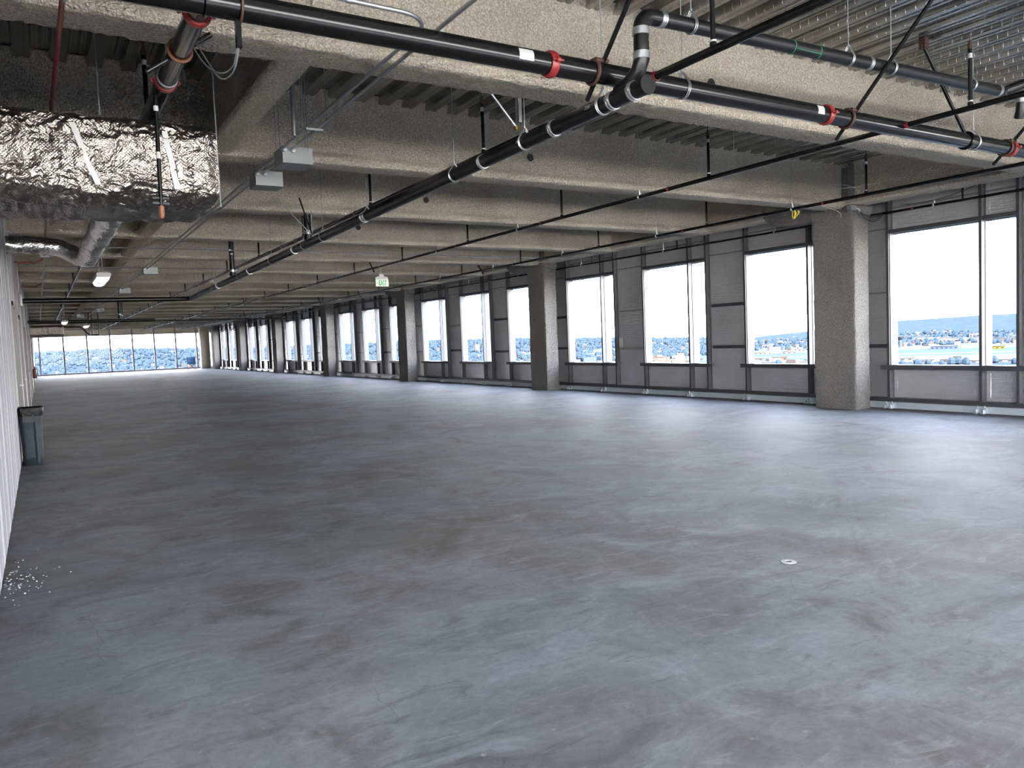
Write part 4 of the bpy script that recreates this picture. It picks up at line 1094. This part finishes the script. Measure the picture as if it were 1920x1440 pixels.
# ---- lamps
def lamp(i, x, y, z, lab):
    t = thing('pendant_light', lab, 'light', (x, y, z), 'pendant strip lights on the left')
    L_ = 1.25; b = MB(); prof = [(-.10, .07), (-.10, .03), (-.075, .012), (.075, .012), (.10, .03), (.10, .07), (.06, .085), (-.06, .085)]
    b.quad_loop([[(x+px, y+q*L_, z+pz) for px, pz in prof] for q in (0, 1)]); b.build('lamp_body', LAMPB, t)
    prof = [(-.092, .03), (-.07, -.022), (-.03, -.04), (.03, -.04), (.07, -.022), (.092, .03)]
    b = MB(); b.quad_loop([[(x+px*s_, y+q, z+pz*s_) for px, pz in prof] for q, s_ in ((.01, .8), (.04, 1), (L_-.04, 1), (L_-.01, .8))]); b.build('lamp_diffuser', LAMP, t, True)
    for q in (.25, L_-.25): MB().tube([(x, y+q, z+.08), (x, y+q, ZD)], .0035, 6).build('hanger_rod', GALV, t)
lamp(0, .93, 13.4, 2.60, 'pendant strip light with lit lens, nearest one, beside the flexible duct')
lamp(1, .86, 31.2, 2.62, 'small lit pendant strip light far down on the left near the glass')
lamp(2, 1.74, 35.6, 2.62, 'third pendant strip light, farthest, above the glass wall')
# ---- exit signs
def text(body, size, mat, name, loc, rot, parent, sxy=(1, 1), ext=.002):
    cu_ = bpy.data.curves.new(name, 'FONT'); cu_.body = body; cu_.size = size; cu_.extrude = ext; cu_.align_x = 'CENTER'; cu_.align_y = 'CENTER'
    cu_.offset = .003*size/.2
    tmp = bpy.data.objects.new('tmp_text', cu_); C.objects.link(tmp)
    bpy.context.view_layer.update()
    me = bpy.data.meshes.new_from_object(tmp.evaluated_get(bpy.context.evaluated_depsgraph_get()))
    bpy.data.objects.remove(tmp); me.materials.clear(); me.materials.append(mat)
    o = bpy.data.objects.new(name, me); C.objects.link(o); o.parent = parent
    o.location = Vector(loc)-WLOC[parent.name]; o.rotation_euler = rot; o.scale = (*sxy, 1)
    return o
t = thing('exit_sign', 'hanging exit sign with green letters and arrow under the ceiling', 'sign', (7.14, 17.5, 2.81))
MB().box(6.985, 7.30, 17.49, 17.56, 2.80, 3.02).build('sign_housing', SIGNG, t)
MB().box(6.98, 7.305, 17.47, 17.488, 2.80, 2.965).build('sign_face', EXITW, t)
MB().box(7.02, 7.27, 17.485, 17.55, 3.02, 3.035).build('canopy_lip', SIGNG, t)
MB().box(7.08, 7.20, 17.49, 17.55, 3.035, 3.09).build('canopy', SIGNG, t)
MB().tube([(7.14, 17.52, 3.09), (7.14, 17.52, ZB+.3)], .009, 8).build('stem', GALV, t)
text('EXIT', .165, EXITG, 'lettering', (7.155, 17.4685, 2.879), (PI/2, 0, 0), t, (.62, 1))
b = MB(); b.tube([(7.028, 17.468, 2.905), (7.006, 17.468, 2.882), (7.028, 17.468, 2.859)], .005, 5); b.build('arrow', SIGNG, t)
t = thing('exit_sign', 'exit sign fixed flat on the left wall above a door', 'sign', (XL+.03, 19.9, 2.55))
MB().box(XL+.016, XL+.05, 19.75, 20.06, 2.55, 2.79).build('sign_housing', SIGNG, t)
MB().box(XL+.05, XL+.056, 19.75, 20.06, 2.55, 2.75).build('sign_face', EXITW, t)
text('EXIT', .15, EXITG, 'lettering', (XL+.0565, 19.905, 2.65), (PI/2, 0, PI/2), t, (.62, 1))
# ---- extinguisher
t = thing('fire_extinguisher', 'dark red fire extinguisher hanging on the left wall', 'extinguisher', (-.19, 38, .57))
b = MB(); prof = [(0, .57), (.075, .57), (.084, .59), (.084, .92), (.07, .97), (.03, 1.0), (.03, 1.02)]
b.quad_loop([[(-.19+r*math.cos(2*PI*j/18), 38+r*math.sin(2*PI*j/18), z) for j in range(18)] for r, z in prof[1:]]); b.build('cylinder', EXT, t, True)
b = MB(); b.box(-.21, -.17, 37.93, 38.03, 1.02, 1.05); b.box(-.205, -.175, 37.9, 38.02, 1.06, 1.075); b.tube([(-.19, 38, 1.02), (-.19, 38, 1.05)], .02, 8); b.build('valve_lever', RUBBER, t)
MB().tube([(-.17, 37.97, 1.03), (-.10, 37.93, 1.0), (-.085, 37.92, .85), (-.09, 37.93, .70)], .012, 8).build('hose', RUBBER, t, True)
MB().box(-.286, -.26, 37.97, 38.03, .9, 1.05).build('wall_bracket', RUBBER, t)
# ---- bin
t = thing('trash_bin', 'dark grey green plastic bin with black liner against the left wall', 'bin', (-.145, 12.12, 0))
def rrz(w_, d_, r, z, n=6): return [(-.145+x, 12.15+y, z) for x, y in [(sx_*(w_/2-r)+r*math.cos(a), sy_*(d_/2-r)+r*math.sin(a)) for sx_, sy_, a0 in ((1, 1, 0), (-1, 1, PI/2), (-1, -1, PI), (1, -1, 1.5*PI)) for a in [a0+PI/2*i/(n-1) for i in range(n)]]]
b = MB(); b.quad_loop([rrz(.225, .40, .05, .0), rrz(.235, .41, .055, .012), rrz(.262, .45, .06, .55), rrz(.272, .465, .06, .60), rrz(.276, .47, .06, .735), rrz(.262, .455, .055, .735), rrz(.24, .43, .05, .1)]); b.build('bin_body', BIN, t, True)
def bodyface(z): return 12.15-(.205+.025*z/.6)
b = MB()   # raised end rib and handle pocket frame
b.quad_loop([[(-.12, bodyface(z)-.004, z), (-.095, bodyface(z)-.012, z), (-.068, bodyface(z)-.004, z)] for z in (.03, .3, .585)], False, False)
b.build('rib', BIN, t)
b = MB(); yv = 12.15-.236
b.box(-.235, -.222, yv-.012, yv+.01, .585, .69); b.box(-.122, -.108, yv-.012, yv+.01, .585, .69); b.box(-.235, -.108, yv-.014, yv+.01, .573, .588); b.build('handle_frame', BIN, t)
MB().box(-.222, -.122, yv-.004, yv+.004, .588, .69).build('handle_pocket', RUBBER, t)
b = MB(); rings = []
for i, (w_, d_, z) in enumerate(((.25, .44, .70), (.286, .48, .748), (.300, .494, .758), (.304, .500, .735), (.302, .498, .69), (.292, .492, .652))):
    r = rrz(w_, d_, .07, z, 9); rr_ = []
    for j, (x, y, zz) in enumerate(r):
        k_ = .012*noise.noise(Vector((j*1.1, i*.8, 3)))
        lim = max(x+k_*.5, XL+.004)
        rr_.append((lim, y+k_*.8, zz+(.02*noise.noise(Vector((j*.6, 7, 1))) if i > 3 else .006*noise.noise(Vector((j*.9, 2, 1))))))
    rings.append(rr_)
b.quad_loop(rings, True, False); b.build('bin_liner', LINER, t, True)
# ---- camp chair
t = thing('camp_chair', 'blue folding camp chair by the far glass wall', 'chair', (10.35, 66, 0))
cx_, cyc = 10.35, 66
b = MB(); rg = [[(cx_-.30+.05*math.sin(PI*i/6)*0+.6*i/6, cyc-.05+.06*math.sin(PI*i/6), .42+.48*j/5+.02*j) for i in range(7)] for j in range(6)]
rg2 = [[(x, y+.03, z) for x, y, z in r] for r in rg]
for r_, q in ((rg, 1), (rg2, 1)): b.quad_loop(r_, False, False)
b.build('back_cloth', CHAIRB, t, True)
b = MB(); b.quad_loop([[(cx_-.28+.56*i/6, cyc-.05-.45*j/4, .44-.06*math.sin(PI*i/6)) for i in range(7)] for j in range(5)], False, False); b.build('seat_cloth', CHAIRB, t, True)
for (p, q) in (((-.3, -.5, 0), (.3, -.05, .62)), ((.3, -.5, 0), (-.3, -.05, .62)), ((-.3, .0, 0), (.3, -.5, .5)), ((.3, .0, 0), (-.3, -.5, .5)), ((-.3, -.03, .0), (-.31, -.0, .95)), ((.3, -.03, 0), (.31, -.0, .95))):
    MB().tube([(cx_+p[0], cyc+p[1], p[2]), (cx_+q[0], cyc+q[1], q[2])], .012, 8).build('leg', RUBBER, t)
for s_ in (-.32, .32): MB().box(cx_+s_-.03, cx_+s_+.03, cyc-.5, cyc-.02, .60, .62).build('armrest', CHAIRB, t)
# ---- loose cables near the first column
def sag(a, c, d, n=10):
    a, c = Vector(a), Vector(c); return [a.lerp(c, i/n)-Vector((0, 0, d*4*(i/n)*(1-i/n))) for i in range(n+1)]
t = thing('cable_bundle', 'black cables drooping across the nearest column from a small grey box', 'cable', (11.6, 7.86, 3.2))
for d, e_ in ((.07, .0), (.10, .03), (.14, .02), (.17, .05)):
    MB().tube(sag((11.47+e_, 7.80, 3.28), (12.02, 7.74-e_, 3.25), d), .006, 6).build('cable', WIREB, t, True)
MB().box(11.28, 11.42, 7.78, 7.86, 3.27, 3.345).build('cable_box', BOXGREY, t)
MB().tube([(11.46, 7.82, 3.31), (11.50, 7.79, 3.29), (11.52, 7.80, 3.26)], .016, 8).build('cable_fitting', STICK, t, True)
t = thing('yellow_hose', 'coiled yellow hose end hung on the sprinkler pipe by the nearest column', 'hose', (9.86, 7.74, 3.1))
MB().tube(spline([(9.80, 7.70, 3.17), (9.83, 7.72, 3.12), (9.88, 7.78, 3.08), (9.93, 7.82, 3.07), (9.95, 7.80, 3.10), (9.92, 7.72, 3.14), (9.86, 7.68, 3.16)]), .009, 8).build('hose_loop', YEL, t, True)
MB().tube(spline([(9.86, 7.78, 3.17), (9.92, 7.84, 3.11), (9.97, 7.86, 3.10), (9.97, 7.80, 3.16)]), .009, 8).build('hose_loop', YEL, t, True)
for i, (pts, lab) in enumerate((
    ([(10.75, 5.45, 3.55), (10.6, 6.2, 3.48), (10.5, 7.0, 3.46), (10.4, 7.95, 3.5)], 'pale wire slung along between the two nearest beams by the window'),
    ([(11.28, 7.8, 3.34), (11.2, 7.6, 3.5), (11.15, 7.7, 3.62), (11.0, 8.05, 3.72)], 'pale wire arching up from the small grey box at the nearest column'),
    ([(10.98, 7.75, 3.12), (10.85, 7.7, 3.2), (10.7, 7.9, 3.34), (10.6, 8.0, 3.55)], 'pale wire looping past the red joint beside the nearest column'))):
    b = MB(); tag(b.tube(spline(pts), .004, 6).build('loose_wire', WIREW, None, True), lab, 'wire')
for k_ in range(1, 6):
    yk = COLY[k_]
    tag(MB().tube(sag((11.6, yk-.5, 3.26), (11.95, yk-1.3, 3.30), .12), .006, 6).build('loose_cable', WIREB, None, True), 'black cable sagging at the top of the %s column from the camera' % ORD[k_], 'cable')
tag(MB().tube(sag((11.99, 7.4, 3.33), (12.0, 6.2, 3.42), .07), .005, 6).build('loose_cable', WIREB, None, True), 'black cable sagging above the nearest window', 'cable')
for x, y, lab in ((6.2, 5.6, 'just behind the nearest beam'), (1.9, 9.8, 'beyond the second junction box'), (5.2, 12.6, 'behind the third beam, between waste pipe and middle pipe'), (7.9, 10.2, 'between the middle and the column-side sprinkler pipes'), (4.6, 9.4, 'behind the second beam, right of the waste pipe'), (8.6, 14.6, 'behind the fourth beam near the column-side pipe')):
    tag(MB().tube([(x, y, ZD), (x, y, 3.23)], .0028, 5).build('ceiling_wire', GALV), 'thin wire hanging from the deck '+lab, 'wire', 'thin wires hanging from the deck')
# ---- marks and debris on the floor
def ribbon(pts, w_, mat, name, z=.0012, jit=.0, seed=1, taper=True):
    rn = random.Random(seed); P_ = []
    for i in range(len(pts)-1):
        a, c = Vector((*pts[i], 0)), Vector((*pts[i+1], 0)); n = max(1, int((c-a).length/.06)) if jit else 1
        for j in range(n): P_.append(a.lerp(c, j/n)+Vector((rn.uniform(-jit, jit), rn.uniform(-jit, jit), 0)))
    P_.append(Vector((*pts[-1], 0))); b = MB(); L_ = []; R_ = []
    m = len(P_)
    for i, p in enumerate(P_):
        d = (P_[min(i+1, m-1)]-P_[max(i-1, 0)]).normalized(); nn = Vector((-d.y, d.x, 0))
        ww = w_*(.5+.5*rn.random())*(min(1, .25+3*min(i, m-1-i)/m) if taper else 1)/2
        L_.append((p.x+nn.x*ww, p.y+nn.y*ww, z)); R_.append((p.x-nn.x*ww, p.y-nn.y*ww, z))
    b.quad_loop([[L_[i], R_[i]] for i in range(m)], False, False)
    o = b.build(name, mat, fl); return o
CR = [[(6.65, 5.45), (6.17, 5.03), (5.8, 4.61), (5.58, 4.4), (5.23, 3.86), (5.01, 3.56), (4.79, 3.33), (4.55, 3.16), (4.38, 2.92), (4.32, 2.78)], [(3.66, 2.94), (3.35, 2.7), (3.14, 2.48)],
      [(2.62, 1.89), (2.65, 1.72), (2.7, 1.58), (2.72, 1.5), (2.77, 1.42), (2.81, 1.34), (2.82, 1.2)], [(3.02, 2.42), (2.91, 2.42), (2.8, 2.41)], [(4.06, 7.58), (3.7, 6.82), (3.37, 6.13)],
      [(1.21, 4.01), (1.13, 3.78), (1.08, 3.6), (1.09, 3.44)], [(1.08, 2.97), (1.08, 2.72), (1.07, 2.55)], [(.16, 4.97), (.16, 4.31), (.16, 3.75)]]
for i, p in enumerate(CR): ribbon(p, .0038 if i not in (4, 7) else .003, CRACK, 'crack', .001, .02, i)
for p, w_, m_ in (([(2.10, 2.98), (2.29, 3.02)], .07, SCUFF), ([(2.27, 3.8), (2.25, 3.44)], .05, SCUFF), ([(2.67, 2.38), (2.69, 2.28)], .05, SCUFF)):
    ribbon(p, w_*.5, m_, 'scuff_mark', .0008, 0, 3)
for p in ([(4.85, 43.8), (5.5, 45.6)], [(5.0, 42.0), (6.0, 45.5)], [(5.4, 43.0), (6.3, 47.2)], [(5.2, 41.0), (6.65, 45.1)]):
    ribbon(p, .35, SCUFF, 'tyre_mark', .001, .08, 5)
def blob(x, y, r, mat, name, z=.001, seed=0, asp=1.6):
    b = MB(); n = 16; pts = []
    for j in range(n):
        a = 2*PI*j/n; q = r*(1+.35*noise.noise(Vector((math.cos(a)*1.5, math.sin(a)*1.5, seed))))
        pts.append((x+q*math.cos(a)*asp*.85-q*math.sin(a)*.5, y+q*math.sin(a)*.85+q*math.cos(a)*asp*.5, z))
    b.v = pts; b.f = [tuple(range(n))]; return b.build(name, mat, fl)
blob(.80, 6.29, .045, STAIN, 'stain', seed=1); blob(.945, 6.27, .026, STAIN, 'stain', seed=2, asp=2.2); blob(.62, 6.07, .012, STAIN, 'stain', seed=3, asp=3)
t = thing('floor_plug', 'small pale round washer lying on the floor', 'washer', (3.78, 3.06, 0))
b = MB(); b.quad_loop([[(3.78+r*math.cos(2*PI*j/20), 3.06+r*math.sin(2*PI*j/20), z) for j in range(20)] for r, z in ((.045, .001), (.045, .004), (.02, .005), (.02, .001))], True, False); b.build('ring', PLASTER, t, True)
rn = random.Random(11); b = MB()
for i in range(90):
    x = -.275+abs(rn.gauss(0, .11)); y = rn.gauss(5.8, .24); s_ = rn.uniform(.002, .0055)
    b.tube([(x-s_, y, .002), (x-s_*.3, y+s_*.4, s_*.9), (x+s_, y+s_*.2, .002)], [s_*.4, s_*.9, s_*.3], 5)
tag(b.build('plaster_crumbs', PLASTER), 'scattered plaster crumbs on the floor at the foot of the left wall', 'debris', None, 'stuff')
